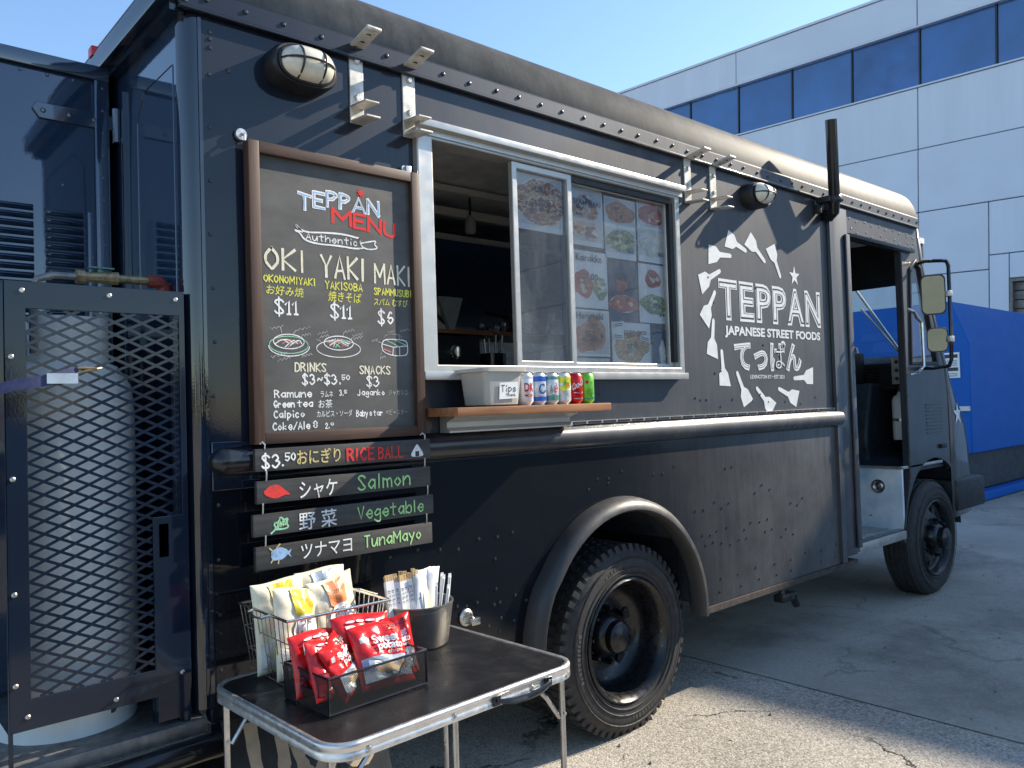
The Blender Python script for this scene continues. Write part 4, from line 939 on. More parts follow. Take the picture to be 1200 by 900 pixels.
b = MB(); b.flat([(1.255, 1.59), (1.537, 1.59), (1.537, 2.336), (1.255, 2.336)], SIDE, .003); b.flat([(1.558, 1.59), (2.214, 1.59), (2.214, 2.336), (1.558, 2.336)], SIDE, -.022); b.build('pane', 'glass', wf, smooth=0)
b = MB(); b.box(2.214, 2.237, -0.012, .0085, 1.6, 2.34); b.box(1.56, 2.214, -.012, .0085, 2.336, 2.36); b.build('gasket', 'black_matte', wf)

FOODS = dict(oko=food_mat('sauced pancake', [(.12, .03, .015), (.45, .16, .06), (.75, .66, .45), (.3, .07, .03), (.55, .4, .25)], 70),
             spam=food_mat('rice block', [(.75, .7, .62), (.6, .22, .12), (.78, .74, .66), (.5, .35, .2)], 26), fry=food_mat('fried strips', [(.2, .05, .02), (.5, .18, .06), (.35, .1, .04), (.6, .3, .12)], 46),
             veg=food_mat('greens', [(.07, .12, .04), (.4, .42, .2), (.12, .2, .07), (.6, .55, .35)], 60), tom=food_mat('tomato red', [(.45, .05, .03), (.6, .12, .06), (.35, .04, .02)], 24),
             rice=food_mat('fried rice', [(.6, .4, .15), (.42, .2, .08), (.7, .55, .3), (.25, .2, .08)], 90), bun=food_mat('white buns', [(.75, .7, .62), (.66, .6, .52), (.78, .74, .68)], 12))
M.update({'f_' + k: v for k, v in FOODS.items()})
for k_, c_ in dict(g_brown=(.22, .08, .03), g_dark=(.07, .025, .015), g_cream=(.75, .66, .48), g_orange=(.6, .24, .06), g_green=(.14, .28, .06), g_red=(.5, .06, .04), g_white=(.78, .77, .73)).items(): M[k_] = simple('print ink ' + k_[2:], c_, .4, 0, .25, 60)
GARN = {'f_oko': ['g_cream', 'g_dark', 'g_white', 'g_red'], 'f_spam': ['g_orange', 'g_white', 'g_brown', 'g_dark'], 'f_fry': ['g_brown', 'g_orange', 'g_cream', 'g_dark'], 'f_veg': ['g_green', 'g_cream', 'g_dark', 'g_white'], 'f_tom': ['g_red', 'g_orange', 'g_brown', 'g_cream'], 'f_rice': ['g_orange', 'g_cream', 'g_brown', 'g_green'], 'f_bun': ['g_cream', 'g_white', 'g_white']}
def photo(name, label, x0, x1, z0, z1, w, pics, texts, bgm='paper'):
    """a laminated print: pics = (material, background, u0, u1, v0, v1, (cx, cz, a, b)) in 0..1; texts = (string, u0, u1, v, h)"""
    mats = [bgm, 'ink', 'paper', 'paper_grey', 'paper_navy']; b = MB(); X = lambda u: x0 + (x1 - x0) * u; Z = lambda v: z0 + (z1 - z0) * v
    b.box(x0, x1, -w, -w + .001, z0, z1, 0); lay = .0006
    for (mt, bgx, u0, u1, v0, v1, foods) in pics:
        b.flat([(X(u0), Z(v0)), (X(u1), Z(v0)), (X(u1), Z(v1)), (X(u0), Z(v1))], SIDE, w + lay, mats.index(bgx))
        for (cu_, cv_, a_, b_, plate_) in foods:
            if plate_: b.flat(blob(X(cu_), Z(cv_), a_ * 1.2 * (x1 - x0), b_ * 1.22 * (z1 - z0), 28, .02), SIDE, w + lay * 2, 2)
            if mt not in mats: mats.append(mt)
            lay += .00015
            b.flat(blob(X(cu_), Z(cv_), a_ * 1.22 * (x1 - x0), b_ * 1.22 * (z1 - z0), 34, .13), SIDE, w + lay * 2.4, mats.index(mt))
            for q in range(9):                         # garnish and sauce
                g_ = random.choice(GARN[mt]); lay += .00004
                if g_ not in mats: mats.append(g_)
                t_, r_ = random.uniform(0, 6.28), random.uniform(.1, .75)
                b.flat(blob(X(cu_ + a_ * r_ * math.cos(t_)), Z(cv_ + b_ * r_ * math.sin(t_)), random.uniform(.008, .022), random.uniform(.005, .012), 12, .2), SIDE, w + lay * 2.4, mats.index(g_))
        cap_h = .012
    for (tx, u0, u1, v, h) in texts: print_text(b, tx, X(u0), X(u1), Z(v), h, SIDE, w + lay * 2.4 + .0006, 1, .012)
    o_ = b.build(name, mats, wf, smooth=0)
    o_['label'] = label
    return o_
random.seed(21)
PW = -.034
photo('menu_photo', 'print of a sauced pancake', 1.275, 1.53, 2.112, 2.335, -.012, [('f_oko', 'paper_grey', .04, .96, .10, .96, [(.5, .52, .42, .36, True)])], [('OKI', .38, .62, .70, .026), ('$11.00', .28, .74, .44, .026)])
photo('menu_photo', 'print of rice blocks', 1.590, 1.80, 2.090, 2.335, PW, [('f_spam', 'paper_grey', .03, .97, .08, .97, [(.3, .62, .17, .13, False), (.66, .62, .17, .13, False), (.28, .27, .18, .12, False), (.64, .25, .18, .12, False), (.48, .82, .16, .07, False)])], [('SPAM MAKI', .1, .9, .70, .022)])
photo('menu_photo', 'print of fried cutlet over greens', 1.812, 2.020, 2.055, 2.325, PW, [('f_fry', 'paper_grey', .03, .97, .56, .97, [(.5, .76, .42, .13, False)]), ('f_veg', 'paper_grey', .03, .97, .10, .50, [(.5, .30, .42, .14, True)])], [('$6', .7, .9, .12, .016)])
photo('menu_photo', 'print of red fried chicken over white buns', 2.035, 2.235, 2.060, 2.342, PW, [('f_tom', 'paper_grey', .03, .97, .58, .97, [(.5, .78, .40, .13, False)]), ('f_bun', 'paper_grey', .03, .97, .10, .54, [(.3, .36, .22, .13, False), (.68, .38, .2, .12, False), (.5, .22, .22, .10, False)])], [('$5', .66, .88, .12, .016)])
photo('menu_photo', 'print reading Korokke', 1.582, 1.818, 1.825, 2.068, PW, [('f_tom', 'paper', .03, .97, .06, .72, [(.34, .42, .22, .19, False)]), ('f_veg', 'paper', .03, .03, .03, .03, [(.78, .36, .15, .16, False)])], [('Korokke', .16, .84, .82, .030), ('$7.00', .3, .72, .50, .026)])
photo('menu_photo', 'dark blue print of prawns', 1.826, 2.018, 1.775, 2.045, PW, [('f_tom', 'paper_navy', .0, 1, .0, 1, [(.5, .3, .4, .12, True), (.42, .6, .16, .1, False)])], [('Ebi', .3, .62, .68, .034)], 'paper_navy')
photo('menu_photo', 'print of tomato halves over noodle salad', 2.030, 2.232, 1.780, 2.050, PW, [('f_tom', 'paper', .05, .95, .58, .97, [(.5, .75, .24, .12, False)]), ('f_veg', 'paper', .05, .95, .10, .52, [(.5, .32, .36, .15, True)])], [('$4', .66, .88, .12, .016)])
photo('menu_photo', 'print reading Harumaki', 1.578, 1.820, 1.620, 1.818, PW, [('f_fry', 'paper_grey', .03, .97, .05, .95, [(.38, .40, .26, .26, True), (.62, .5, .22, .3, False)])], [('Harumaki', .14, .82, .80, .026), ('$5.00', .34, .7, .42, .024)])
photo('menu_photo', 'print reading FRIED RICE with paper labels', 1.835, 2.10, 1.588, 1.775, PW, [('f_rice', 'paper', .03, .97, .04, .96, [(.5, .42, .36, .32, True)])], [('FRIED RICE', .3, .88, .68, .024), ('$8.00', .36, .66, .36, .026)])
photo('menu_photo', 'dark print at the pane corner', 2.115, 2.214, 1.590, 1.755, PW, [('f_bun', 'paper_navy', 0, 1, 0, 1, [(.7, .3, .2, .3, False)])], [], 'paper_navy')
photo('menu_photo', 'blue grey print along the sill', 1.585, 1.815, 1.590, 1.612, PW, [('f_bun', 'paper_grey', 0, 1, 0, 1, [(.3, .5, .1, .2, False)])], [], 'paper_grey')
for (x0, x1, z, t_) in ((1.845, 1.915, 1.745, 8), (1.84, 1.91, 1.70, -3), (2.02, 2.09, 1.70, -10)):
    b = MB(); f = lambda u, v, w: (x0 + u * math.cos(R(t_)) - v * math.sin(R(t_)), -w, z + u * math.sin(R(t_)) + v * math.cos(R(t_)))
    b.flat([(0, 0), (x1 - x0, 0), (x1 - x0, .026), (0, .026)], f, PW + .0045, 0)
    for zz in (.006, .014): b.flat([(.006, zz), (x1 - x0 - .01, zz), (x1 - x0 - .01, zz + .004), (.006, zz + .004)], f, PW + .005, 1)
    b.build('paper_label', ['paper', 'ink'], wf, smooth=0)

# --- serving shelf
b = MB(); b.box(.79, 1.545, -.205, -.004, 1.392, 1.421, bev=.004); shf = b.build('serving_shelf', 'wood_shelf', trk)
b = MB(); b.prism([(-.004, 1.334), (-.06, 1.334), (-.06, 1.34), (-.045, 1.352), (-.045, 1.37), (-.09, 1.385), (-.09, 1.391), (-.004, 1.391)], lambda u, v, w: (w, u, v), .865, 1.475); b.build('support_channel', 'alu_white', shf)

# --- lamps
def bulkhead(cx, cz, a, h, name='bulkhead_lamp'):
    """a, h = half width and half height; the glass bulges out under a wire guard"""
    b = MB(); vs = []; fs = []; n_ = 32
    se = lambda t, ra, rb: (math.copysign(abs(math.cos(t)) ** .75, math.cos(t)) * ra, math.copysign(abs(math.sin(t)) ** .85, math.sin(t)) * rb)
    for w_, k_ in ((0, 1.0), (.06, 1.0), (.075, .93), (.075, .78)):
        for i in range(n_): u, v = se(2 * math.pi * i / n_, a * k_, h * k_); vs.append(SIDE(cx + u, cz + v, w_))
    for r_ in range(3):
        for i in range(n_): fs.append((r_ * n_ + i, r_ * n_ + (i + 1) % n_, (r_ + 1) * n_ + (i + 1) % n_, (r_ + 1) * n_ + i))
    b.add(vs, fs); base = b.build(name, 'black_matte', trk, smooth=50)
    b = MB(); vs = []; fs = []; prof_ = [(.80, .07), (.78, .085), (.70, .105), (.5, .12), (.25, .127)]
    for k_, w_ in prof_:
        for i in range(n_): u, v = se(2 * math.pi * i / n_, a * k_, h * k_); vs.append(SIDE(cx + u, cz + v, w_))
    vs.append(SIDE(cx, cz, .129))
    for r_ in range(len(prof_) - 1):
        for i in range(n_): fs.append((r_ * n_ + i, r_ * n_ + (i + 1) % n_, (r_ + 1) * n_ + (i + 1) % n_, (r_ + 1) * n_ + i))
    q0 = (len(prof_) - 1) * n_
    for i in range(n_): fs.append((q0 + i, q0 + (i + 1) % n_, len(vs) - 1))
    b.add(vs, fs); b.build('lens', 'lens', base, smooth=60)
    b = MB()
    def hgt(u, v): q_ = min(1.0, math.hypot(u / (a * .8), v / (h * .8))); return .072 + .064 * math.sqrt(max(0, 1 - q_ ** 2.2))
    for uu in (-.33, .33): b.tube([SIDE(cx + uu * a * 1, cz + v * h, hgt(uu * a, v * h)) for v in [(-.80 + 1.6 * i / 14) for i in range(15)]], .0035, 6)
    b.tube([SIDE(cx + u * a, cz, hgt(u * a, 0)) for u in [(-.82 + 1.64 * i / 16) for i in range(17)]], .0035, 6)
    b.tube([SIDE(cx + se(2 * math.pi * i / 28, a * .82, h * .82)[0], cz + se(2 * math.pi * i / 28, a * .82, h * .82)[1], .08) for i in range(28)], .0045, 6, closed=True)
    b.build('wire_guard', 'black_matte', base)
bulkhead(.350, 2.476, .110, .066); bulkhead(2.925, 2.475, .10, .064)

# --- awning brackets
def bracket(x, zt, zb):
    b = MB()
    b.box(x, x + .052, -.007, 0, zb, zt)
    for (za, zz) in ((zt - .012, zt),): b.prism([(-.0, zt - .006), (-.115, zt + .018), (-.115, zt + .026), (-.0, zt + .004)], lambda u, v, w: (w, u, v), x, x + .052)
    b.tube([(x, -.118, zt + .022), (x + .052, -.118, zt + .022)], .008, 8)
    b.prism([(-.007, zb + .001), (-.105, zb - .006), (-.105, zb + .001), (-.007, zb + .008)], lambda u, v, w: (w, u, v), x, x + .052)
    b.prism([(-.007, zb + .05), (-.10, zb + .044), (-.10, zb + .050), (-.007, zb + .057)], lambda u, v, w: (w, u, v), x, x + .052)
    br = b.build('awning_bracket', 'galv', trk, bevel=.002)
    b = MB()
    for z in (zb + .085, zt - .045): b.lathe([(.011, 0), (.011, -.007), (.008, -.010), (.001, -.010)], (x + .026, -.007, z), 'y', 6)
    b.build('bolt', 'screw', br)
    b = MB()
    for y in (-.045, -.085): b.lathe([(.001, 0), (.010, 0)], (x + .026, y, zt + .0035 - (.0 if y > -.06 else -.0085) - .0), 'z', 10)
    b.build('bolt_hole', 'rust', br)
bracket(.538, 2.615, 2.362); bracket(.745, 2.602, 2.358); bracket(2.350, 2.575, 2.362); bracket(2.560, 2.575, 2.360)

# --- logo on the side: ring of spatulas, lettering, star
ring_ = [((2.689, 2.240), (2.874, 2.184)), ((2.886, 2.263), (3.054, 2.143)), ((3.109, 2.244), (3.204, 2.072)), ((2.525, 2.139), (2.732, 2.146)), ((2.444, 1.981), (2.630, 2.063)), ((2.468, 1.798), (2.578, 1.958)), ((2.526, 1.626), (2.553, 1.819)), ((2.628, 1.480), (2.612, 1.669)), ((2.836, 1.387), (2.739, 1.560)), ((3.074, 1.350), (2.914, 1.478)), ((3.339, 1.402), (3.131, 1.470)), ((3.522, 1.534), (3.297, 1.523))]
lg = MB()
for (hx, hz), (tx, tz) in ring_:
    ax = Vector((tx - hx, tz - hz)); L_ = ax.length; ax.normalize(); no = Vector((-ax.y, ax.x)); wd = .043
    f = lambda s_, q_: (hx + ax.x * s_ + no.x * q_, hz + ax.y * s_ + no.y * q_)
    k_ = L_ * .50
    lg.flat([f(0, -wd * 1.25), f(.012, wd), f(k_ * .72, wd * .9), f(k_, .014), f(L_ - .01, .011), f(L_, .005), f(L_, -.005), f(L_ - .01, -.011), f(k_, -.014), f(k_ * .72, -wd * .9)], SIDE, .0015)
lo_ = lg.build('logo', 'decal', trk, smooth=0)
b = MB(); b.flat(star_poly(3.352, 2.095, .058, .38), SIDE, .0015); b.build('star', 'decal', lo_, smooth=0)
b = MB()
def fat(body, x0, x1, z, h, k):
    print_text(b, body, x0, x1, z, h, SIDE, .0012, 0, .045)
    print_text(b, body, x0 + k * .8, x1 - k * .8, z + k * .75, h - k * 1.5, SIDE, .0017, 1, .012)
    print_text(b, body, x0 + k * 1.3, x1 - k * 1.3, z + k * 1.25, h - k * 2.5, SIDE, .0022, 0, -.010)
letters = [('T', 2.605, 2.770, 0), ('E', 2.789, 2.925, 0), ('P', 2.946, 3.092, 0), ('P', 3.108, 3.252, 0), ('A', 3.258, 3.442, 0), ('N', 3.455, 3.632, 0)]
for ch, x0, x1, dz in letters: fat(ch, x0, x1, 1.828, .188, .0072)
b.build('lettering', ['decal', 'decal_dark'], lo_, smooth=0)
b = MB(); print_text(b, 'JAPANESE STREET FOODS', 2.648, 3.618, 1.745, .043, SIDE, .0015, 0, .036); b.build('lettering', 'decal', lo_, smooth=0)
b = MB()
print_text(b, 'てっぱん', 2.723, 3.392, 1.578, .118, SIDE, .0015, 0, .05); print_text(b, 'てっぱん', 2.731, 3.384, 1.581, .112, SIDE, .0020, 1, .006); print_text(b, 'てっぱん', 2.731, 3.384, 1.581, .112, SIDE, .0025, 0, -.012)
b.build('lettering', ['decal', 'decal_dark'], lo_, smooth=0)
b = MB(); print_text(b, 'LEXINGTON KY • EST 2021', 2.863, 3.202, 1.523, .019, SIDE, .0015, 0, .015); b.build('lettering', 'decal', lo_, smooth=0)

# --- rear platform, louvred cabinet, tank cage, gas pipe
b = MB(); b.box(-1.0, 0.03, -.02, W, .545, .585, bev=.006); pf = b.build('rear_platform', 'galv_dark' if False else 'concrete_d', trk)
M['deck'] = simple('worn steel deck', (0.22, 0.22, 0.21), 0.5, 0.6, 0.35, 26, bmp=0.3)
pf.data.materials[0] = M['deck']
b = MB(); pb = [(-1.0, -.05, .515), (-.30, -.06, .515), (0.0, -.045, .515), (.16, -.03, .50), (.30, .04, .49)]
b.tube(pb, [.035, .035, .035, .033, .02], 12); b.box(-1.0, .25, .0, .06, .36, .50); b.build('rear_bumper', 'black_gloss', trk)
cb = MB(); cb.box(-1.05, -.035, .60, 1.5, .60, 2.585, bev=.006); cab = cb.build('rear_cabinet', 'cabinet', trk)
CF = lambda u, v, w: (u, .60 - w, v)
b = MB()
b.box(-1.05, -.03, .585, .599, 2.545, 2.592, bev=.003); b.box(-.075, -.03, .588, .599, .62, 2.545, bev=.003); b.box(-.10, -.0755, .594, .599, .62, 2.10, bev=.001)
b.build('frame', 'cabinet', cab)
b = MB()
for x0, x1 in ((-.52, -.255), (-.222, -.112)):
    for i in range(14):
        z = 2.075 - i * .027 - (x1 + .1) * .06
        P_ = []; n_ = 6
        for j in range(n_ + 1):
            t = math.pi * j / n_; P_.append((-.018 * math.sin(t) if j else 0.0, .020 * (1 - j / n_)))
        vs = []; fs = []
        for x, k_ in ((x0, 0), (x0 + .012, 1), (x1 - .012, 1), (x1, 0)):
            for yy, zz in P_: vs.append((x, .599 + yy * k_, z + zz))
        m_ = n_ + 1
        for a_ in range(3):
            for j in range(n_): fs.append((a_ * m_ + j, (a_ + 1) * m_ + j, (a_ + 1) * m_ + j + 1, a_ * m_ + j + 1))
        b.add(vs, fs)
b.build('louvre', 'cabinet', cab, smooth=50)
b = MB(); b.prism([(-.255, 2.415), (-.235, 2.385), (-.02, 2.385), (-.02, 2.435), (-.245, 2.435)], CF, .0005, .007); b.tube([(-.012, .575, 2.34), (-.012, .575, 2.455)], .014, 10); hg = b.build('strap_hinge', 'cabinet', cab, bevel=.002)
b = MB()
for x in (-.225, -.15, -.075): dome(b, x, 2.41, CF, .011, .008, .007)
for i in range(12): dome(b, -.05, 2.52 - i * .075, CF, .007, .005, .011)
for i in range(7): dome(b, -.06 - i * .075, 2.53, CF, .007, .005, .001)
for i in range(4): dome(b, -.085, 2.07 - i * .12, CF, .006, .004, .006)
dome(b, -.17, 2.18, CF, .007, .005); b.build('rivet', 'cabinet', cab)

# expanded-metal cage round the gas bottle
cg = MB(); X0, X1, Z0, Z1 = -.440, -.006, .668, 1.768
cg.plate([(X0, Z0), (X1, Z0), (X1, Z1), (X0, Z1)], [[(-.392, .742), (-.10, .742), (-.10, 1.15), (-.022, 1.15), (-.022, 1.70), (-.392, 1.70)]], SIDE, -.006, 0)
cg.box(X0, X0 + .004, .0, .50, Z0, Z1); cg.box(X1 - .004, X1, .006, .50, Z0, Z1); cg.box(X1 - .03, X1, .006, .03, .58, Z1)
cage = cg.build('tank_cage', 'cage', trk, smooth=0, bevel=.0015)
b = MB()
dx, dz = .0685, .0325
def clip_bar(x0, z0, s_, xa, xb, za, zb):
    t0 = xa - x0; t1 = xb - x0
    a_, c_ = (za - z0) / s_, (zb - z0) / s_
    t0 = max(t0, min(a_, c_)); t1 = min(t1, max(a_, c_))
    return None if t1 - t0 < .004 else ((x0 + t0, z0 + s_ * t0), (x0 + t1, z0 + s_ * t1))
sl = dz / dx
for (xa, xb, za, zb) in ((-.392, -.10, .742, 1.70), (-.10, -.022, 1.15, 1.70)):
    for i in range(-30, 40):
        for s_, yy in ((sl, .0015), (-sl, .0025)):
            q = clip_bar(-.392, 1.22 + i * dz, s_, xa, xb, za, zb)
            if not q: continue
            (ua, va), (ub, vb) = q; d = Vector((ub - ua, vb - va)).normalized(); n_ = Vector((-d.y, d.x)) * .0036
            b.prism([(ua - n_.x, va - n_.y), (ub - n_.x, vb - n_.y), (ub + n_.x, vb + n_.y), (ua + n_.x, va + n_.y)], SIDE, -yy - .003, -yy)
b.build('expanded_mesh', 'cage', cage, smooth=0)
b = MB()
for x, z in ((-.425, 1.58), (-.425, 1.28), (-.425, 1.0), (-.425, .78), (-.40, .70), (-.40, 1.745), (-.20, 1.745), (-.03, 1.745), (-.2, .69), (-.03, .72)): b.lathe([(.0065, 0), (.0065, -.002), (.004, -.004), (.001, -.004)], (x, 0, z), 'y', 10)
b.build('screw', 'screw', cage)
b = MB(); b.box(-.095, -.012, -.001, .02, .60, .70); b.tube([(-.075, .06, .585), (-.075, .06, .70)], .016, 12); b.box(-.442, -.432, -.003, .0, .585, .67); b.box(-.03, -.012, -.004, .01, .585, .72)
b.build('bracket', 'cage', cage)
b = MB(); b.box(-.085, -.06, .0, .004, 1.04, 1.13); b.box(-.055, -.03, .001, .006, 1.04, 1.13); b.build('hasp', 'cage', cage)
b = MB(); b.tube([(-.345, .16, 1.60), (-.345, .16, 1.775), (-.335, .155, 1.80), (-.30, .15, 1.812), (-.235, .14, 1.812)], .010, 8); gp = b.build('gas_pipe', 'deck', trk)
b = MB(); b.tube([(-.245, .14, 1.812), (-.225, .14, 1.812)], .020, 8); b.tube([(-.225, .14, 1.812), (-.14, .13, 1.812)], [.013, .019, ][0:2], 10); b.tube([(-.14, .13, 1.812), (-.055, .13, 1.812)], .012, 10); b.build('valve', 'brass', gp)
b = MB(); b.box(-.215, -.15, .125, .145, 1.836, 1.841, bev=.002); b.tube([(-.185, .135, 1.82), (-.185, .135, 1.84)], .006, 8); b.build('valve_handle', 'green_handle', gp)
b = MB(); b.tube([(-.06, .13, 1.812), (-.03, .13, 1.812), (-.015, .135, 1.80), (-.012, .14, 1.75)], .019, 10); b.build('elbow', 'red_fit', gp)

# ================================================================== GAS BOTTLE AND STRAP
tk = thing('propane_tank', 'tall pale grey propane bottle standing on the rear platform behind the mesh cage', 'gas bottle', (-.255, .262, .585))
b = MB(); b.lathe([(.001, .055), (.10, .06), (.165, .09), (.183, .15), (.183, .86), (.175, .93), (.14, .985), (.07, 1.015), (.001, 1.02)], (-.255, .262, .585), n=48); b.build('cylinder', 'tank', tk, smooth=50)
b = MB(); b.lathe([(.172, .0), (.176, .0), (.176, .10), (.172, .10), (.172, 0)], (-.255, .262, .585), n=48); fr = b.build('foot_ring', 'tank', tk)
b = MB()
for a in (-2.55, -1.15, -.3): b.lathe([(.001, 0), (.011, 0)], (-.255 + .1765 * math.cos(a), .262 + .1775 * math.sin(a), .635), 'y', 10)
b.build('drain_hole', 'ink', fr)
b = MB(); b.lathe([(.115, .98), (.118, .98), (.118, 1.12), (.113, 1.12)], (-.255, .262, .585), n=40, a0=-2.4, a1=2.2); b.build('collar', 'tank', tk)
b = MB(); b.lathe([(.02, 1.0), (.02, 1.06), (.03, 1.07), (.03, 1.10), (.02, 1.12), (.001, 1.12)], (-.255, .262, .585), n=16); b.build('valve', 'brass', tk)
sp = thing('cargo_strap', 'flat navy blue strap with a wire hook caught in the cage mesh', 'strap', (-.45, -.01, 1.5))
b = MB(); n_ = 14; vs = []
for i in range(n_ + 1):
    t = i / n_; x = -.452 + .172 * t; z = 1.500 + .040 * t + .002 * math.sin(9 * t); y = -.020 - .012 * math.sin(3.1 * t)
    vs += [(x, y, z - .0145), (x, y, z + .0145), (x, y + .004, z + .0145), (x, y + .004, z - .0145)]
fs = [(4 * i + j, 4 * i + (j + 1) % 4, 4 * i + 4 + (j + 1) % 4, 4 * i + 4 + j) for i in range(n_) for j in range(4)] + [(0, 1, 2, 3)]
b.add(vs, fs); b.tube([(-.50, .05, 1.49), (-.47, .0, 1.495), (-.452, -.018, 1.50)], .011, 8); b.build('webbing', 'navy_strap', sp, smooth=40)
b = MB(); b.box(-.355, -.285, -.0355, -.0325, 1.512, 1.538); b.build('sewn_patch', 'bag_blue', sp)
b = MB(); b.tube([(-.284, -.022, 1.538), (-.262, -.025, 1.545), (-.24, -.028, 1.549), (-.228, -.02, 1.552), (-.226, .004, 1.552)], .0035, 8); b.tube([(-.284, -.022, 1.552), (-.262, -.025, 1.552), (-.24, -.028, 1.551)], .0035, 8); b.build('hook', 'brass', sp)

# ================================================================== MENU BOARD AND SIGNS
MY = .027                                            # face of the chalkboard, out from the wall
mn = thing('menu_board', 'large framed chalkboard menu hanging left of the serving window', 'menu board', (.47, -.01, 1.332))
b = MB(); b.box(.195, .757, -.027, -.012, 1.355, 2.20); b.build('chalkboard', 'board', mn)
b = MB(); FX = (.170, .777, 1.331, 2.225); t_ = .034
b.box(FX[0], FX[0] + t_, -.047, -.008, FX[2], FX[3], 0, .003); b.build('frame_stile', 'wood_frame', mn); b = MB(); b.box(FX[1] - t_, FX[1], -.047, -.008, FX[2], FX[3], 0, .003); b.build('frame_stile', 'wood_frame', mn)
b = MB(); b.box(FX[0] + t_ + .0003, FX[1] - t_ - .0003, -.046, -.008, FX[2], FX[2] + t_, 0, .003); b.build('frame_rail', 'wood_frame_h', mn); b = MB(); b.box(FX[0] + t_ + .0003, FX[1] - t_ - .0003, -.046, -.008, FX[3] - t_, FX[3], 0, .003); b.build('frame_rail', 'wood_frame_h', mn)
b = MB(); b.lathe([(.001, -.010), (.017, -.010), (.019, -.004), (.019, 0)], (.165, -.005, 2.245), 'y', 14); b.tube([(.165, -.014, 2.245), (.168, -.03, 2.238), (.168, -.03, 2.222)], .004, 6)
b.box(.735, .757, -.03, -.004, 2.222, 2.25, bev=.003); b.lathe([(.001, -.01), (.012, -.01), (.012, 0)], (.735, -.01, 2.24), 'y', 10); b.build('hanger', 'screw', mn)
ct = ['c_white', 'c_red', 'c_yellow', 'c_cream', 'c_green', 'c_blue', 'c_pink', 'c_mint', 'c_faint', 'c_gold']
T = MB(); D = MY + .0006
def hand(body, x0, x1, z, h, w, mi, tilt=0.0, wob=.25): hand_text(T, body, x0, x1, z, h, SIDE, D, w, mi, tilt, .42, wob)
def rib(pts, w, mi, closed=False, d=0.0): _dd[0] = (_dd[0] + 1) % 9; ribbon(T, pts, w, SIDE, D + d + _dd[0] * .00004, mi, closed)
# TEPPAN in outlined block capitals: broad strokes and thin outlines; each letter leans its own way
x = .335
for ch, wd_, dz, ti in (('T', .052, -.006, -9), ('E', .046, .004, -3), ('P', .046, .012, 2), ('P', .046, .012, -2), ('A', .056, .006, 3), ('N', .052, .008, -3)):
    zz = 2.055 + dz
    hand_text(T, ch, x, x + wd_ * .78, zz, .046, SIDE, D, .0115, 0, ti, 0, .05); hand_text(T, ch, x, x + wd_ * .78, zz, .046, SIDE, D + .0006, .0035, 5, ti, 0, .05); x += wd_
T.flat(star_poly(.556, 2.128, .017, .42, 1, 80, 8), SIDE, D + .001, 1)
for ch, x0, x1, z in (('M', .452, .515, 2.018), ('E', .528, .570, 2.012), ('N', .582, .628, 2.006), ('U', .642, .682, 1.998)): hand_text(T, ch, x0, x1, z, .044, SIDE, D, .010, 1, -2, 0, .12)
bn = chaikin([(.345, 1.975), (.322, 1.998), (.330, 1.985), (.36, 1.975), (.42, 1.982), (.49, 1.985), (.545, 1.978)], 2); rib(bn, .0055, 0)
rib(chaikin([(.322, 1.977), (.337, 1.972), (.352, 1.95), (.40, 1.943), (.47, 1.946), (.53, 1.942), (.56, 1.948)], 2), .0055, 0); rib([(.322, 1.978), (.345, 1.975)], .004, 0)
rib(chaikin([(.545, 1.978), (.552, 1.962), (.57, 1.968), (.612, 1.978), (.600, 1.964), (.618, 1.953), (.58, 1.944), (.553, 1.952), (.545, 1.978)], 2), .0045, 0)
hand('Authentic', .358, .540, 1.953, .020, .0032, 0)
hand('OKI', .224, .350, 1.852, .063, .0085, 3, wob=.15); hand('YAKI', .408, .562, 1.843, .068, .0085, 3, wob=.15); hand('MAKI', .602, .740, 1.838, .063, .0070, 3, wob=.15)
hand('OKONOMIYAKI', .218, .384, 1.812, .021, .0038, 2); hand('YAKISOBA', .420, .552, 1.806, .023, .0038, 2); hand('SPAMMUSUBI', .597, .742, 1.800, .022, .0036, 2)
for body, x0, x1, z, h in (('お好み焼', .224, .345, 1.778, .022), ('焼きそば', .428, .548, 1.770, .025), ('スパム むすび', .594, .728, 1.766, .019)): print_text(T, body, x0, x1, z, h, SIDE, D, 2, .006, tilt=random.uniform(-1.5, 1.5), shear=.12)
for body, x0, x1, z, h in (('$11', .250, .324, 1.719, .042), ('$11', .436, .510, 1.716, .042), ('$6', .610, .668, 1.705, .042)): hand(body, x0, x1, z, h, .0058, 0, wob=.12)
# drawings of the three dishes
def notes(x, z, w_, mi=8):
    rib([(x + w_ * i / 9, z + .004 * math.sin(i * 2.1 + x * 90) + w_ * .25 * i / 9) for i in range(10)], .0022, mi)
cx, cz = .293, 1.632
rib(ellipse(cx, cz - .006, .063, .026), .0028, 7); rib(ellipse(cx + .001, cz - .010, .066, .030, 28, 180, 360), .0028, 0); rib(ellipse(cx, cz + .004, .05, .022), .003, 0)
for i in range(7): rib(chaikin([(cx - .045 + i * .008, cz - .004 + .012 * math.sin(i)), (cx - .02 + i * .009, cz + .012), (cx + .0 + i * .007, cz - .002)], 2), .0028, 6 if i % 2 else 0)
for q in ((.235, 1.672, .04), (.32, 1.672, .045), (.335, 1.655, .03), (.235, 1.588, .05), (.255, 1.578, .04), (.335, 1.592, .034)): notes(*q)
for a_, c_ in (((.268, 1.675), (.27, 1.662)), ((.318, 1.672), (.308, 1.660)), ((.26, 1.606), (.255, 1.596))): rib([a_, c_], .002, 8)
cx, cz = .462, 1.628
rib(ellipse(cx, cz - .01, .078, .027), .0026, 0); rib(ellipse(cx, cz + .008, .052, .022), .003, 0)
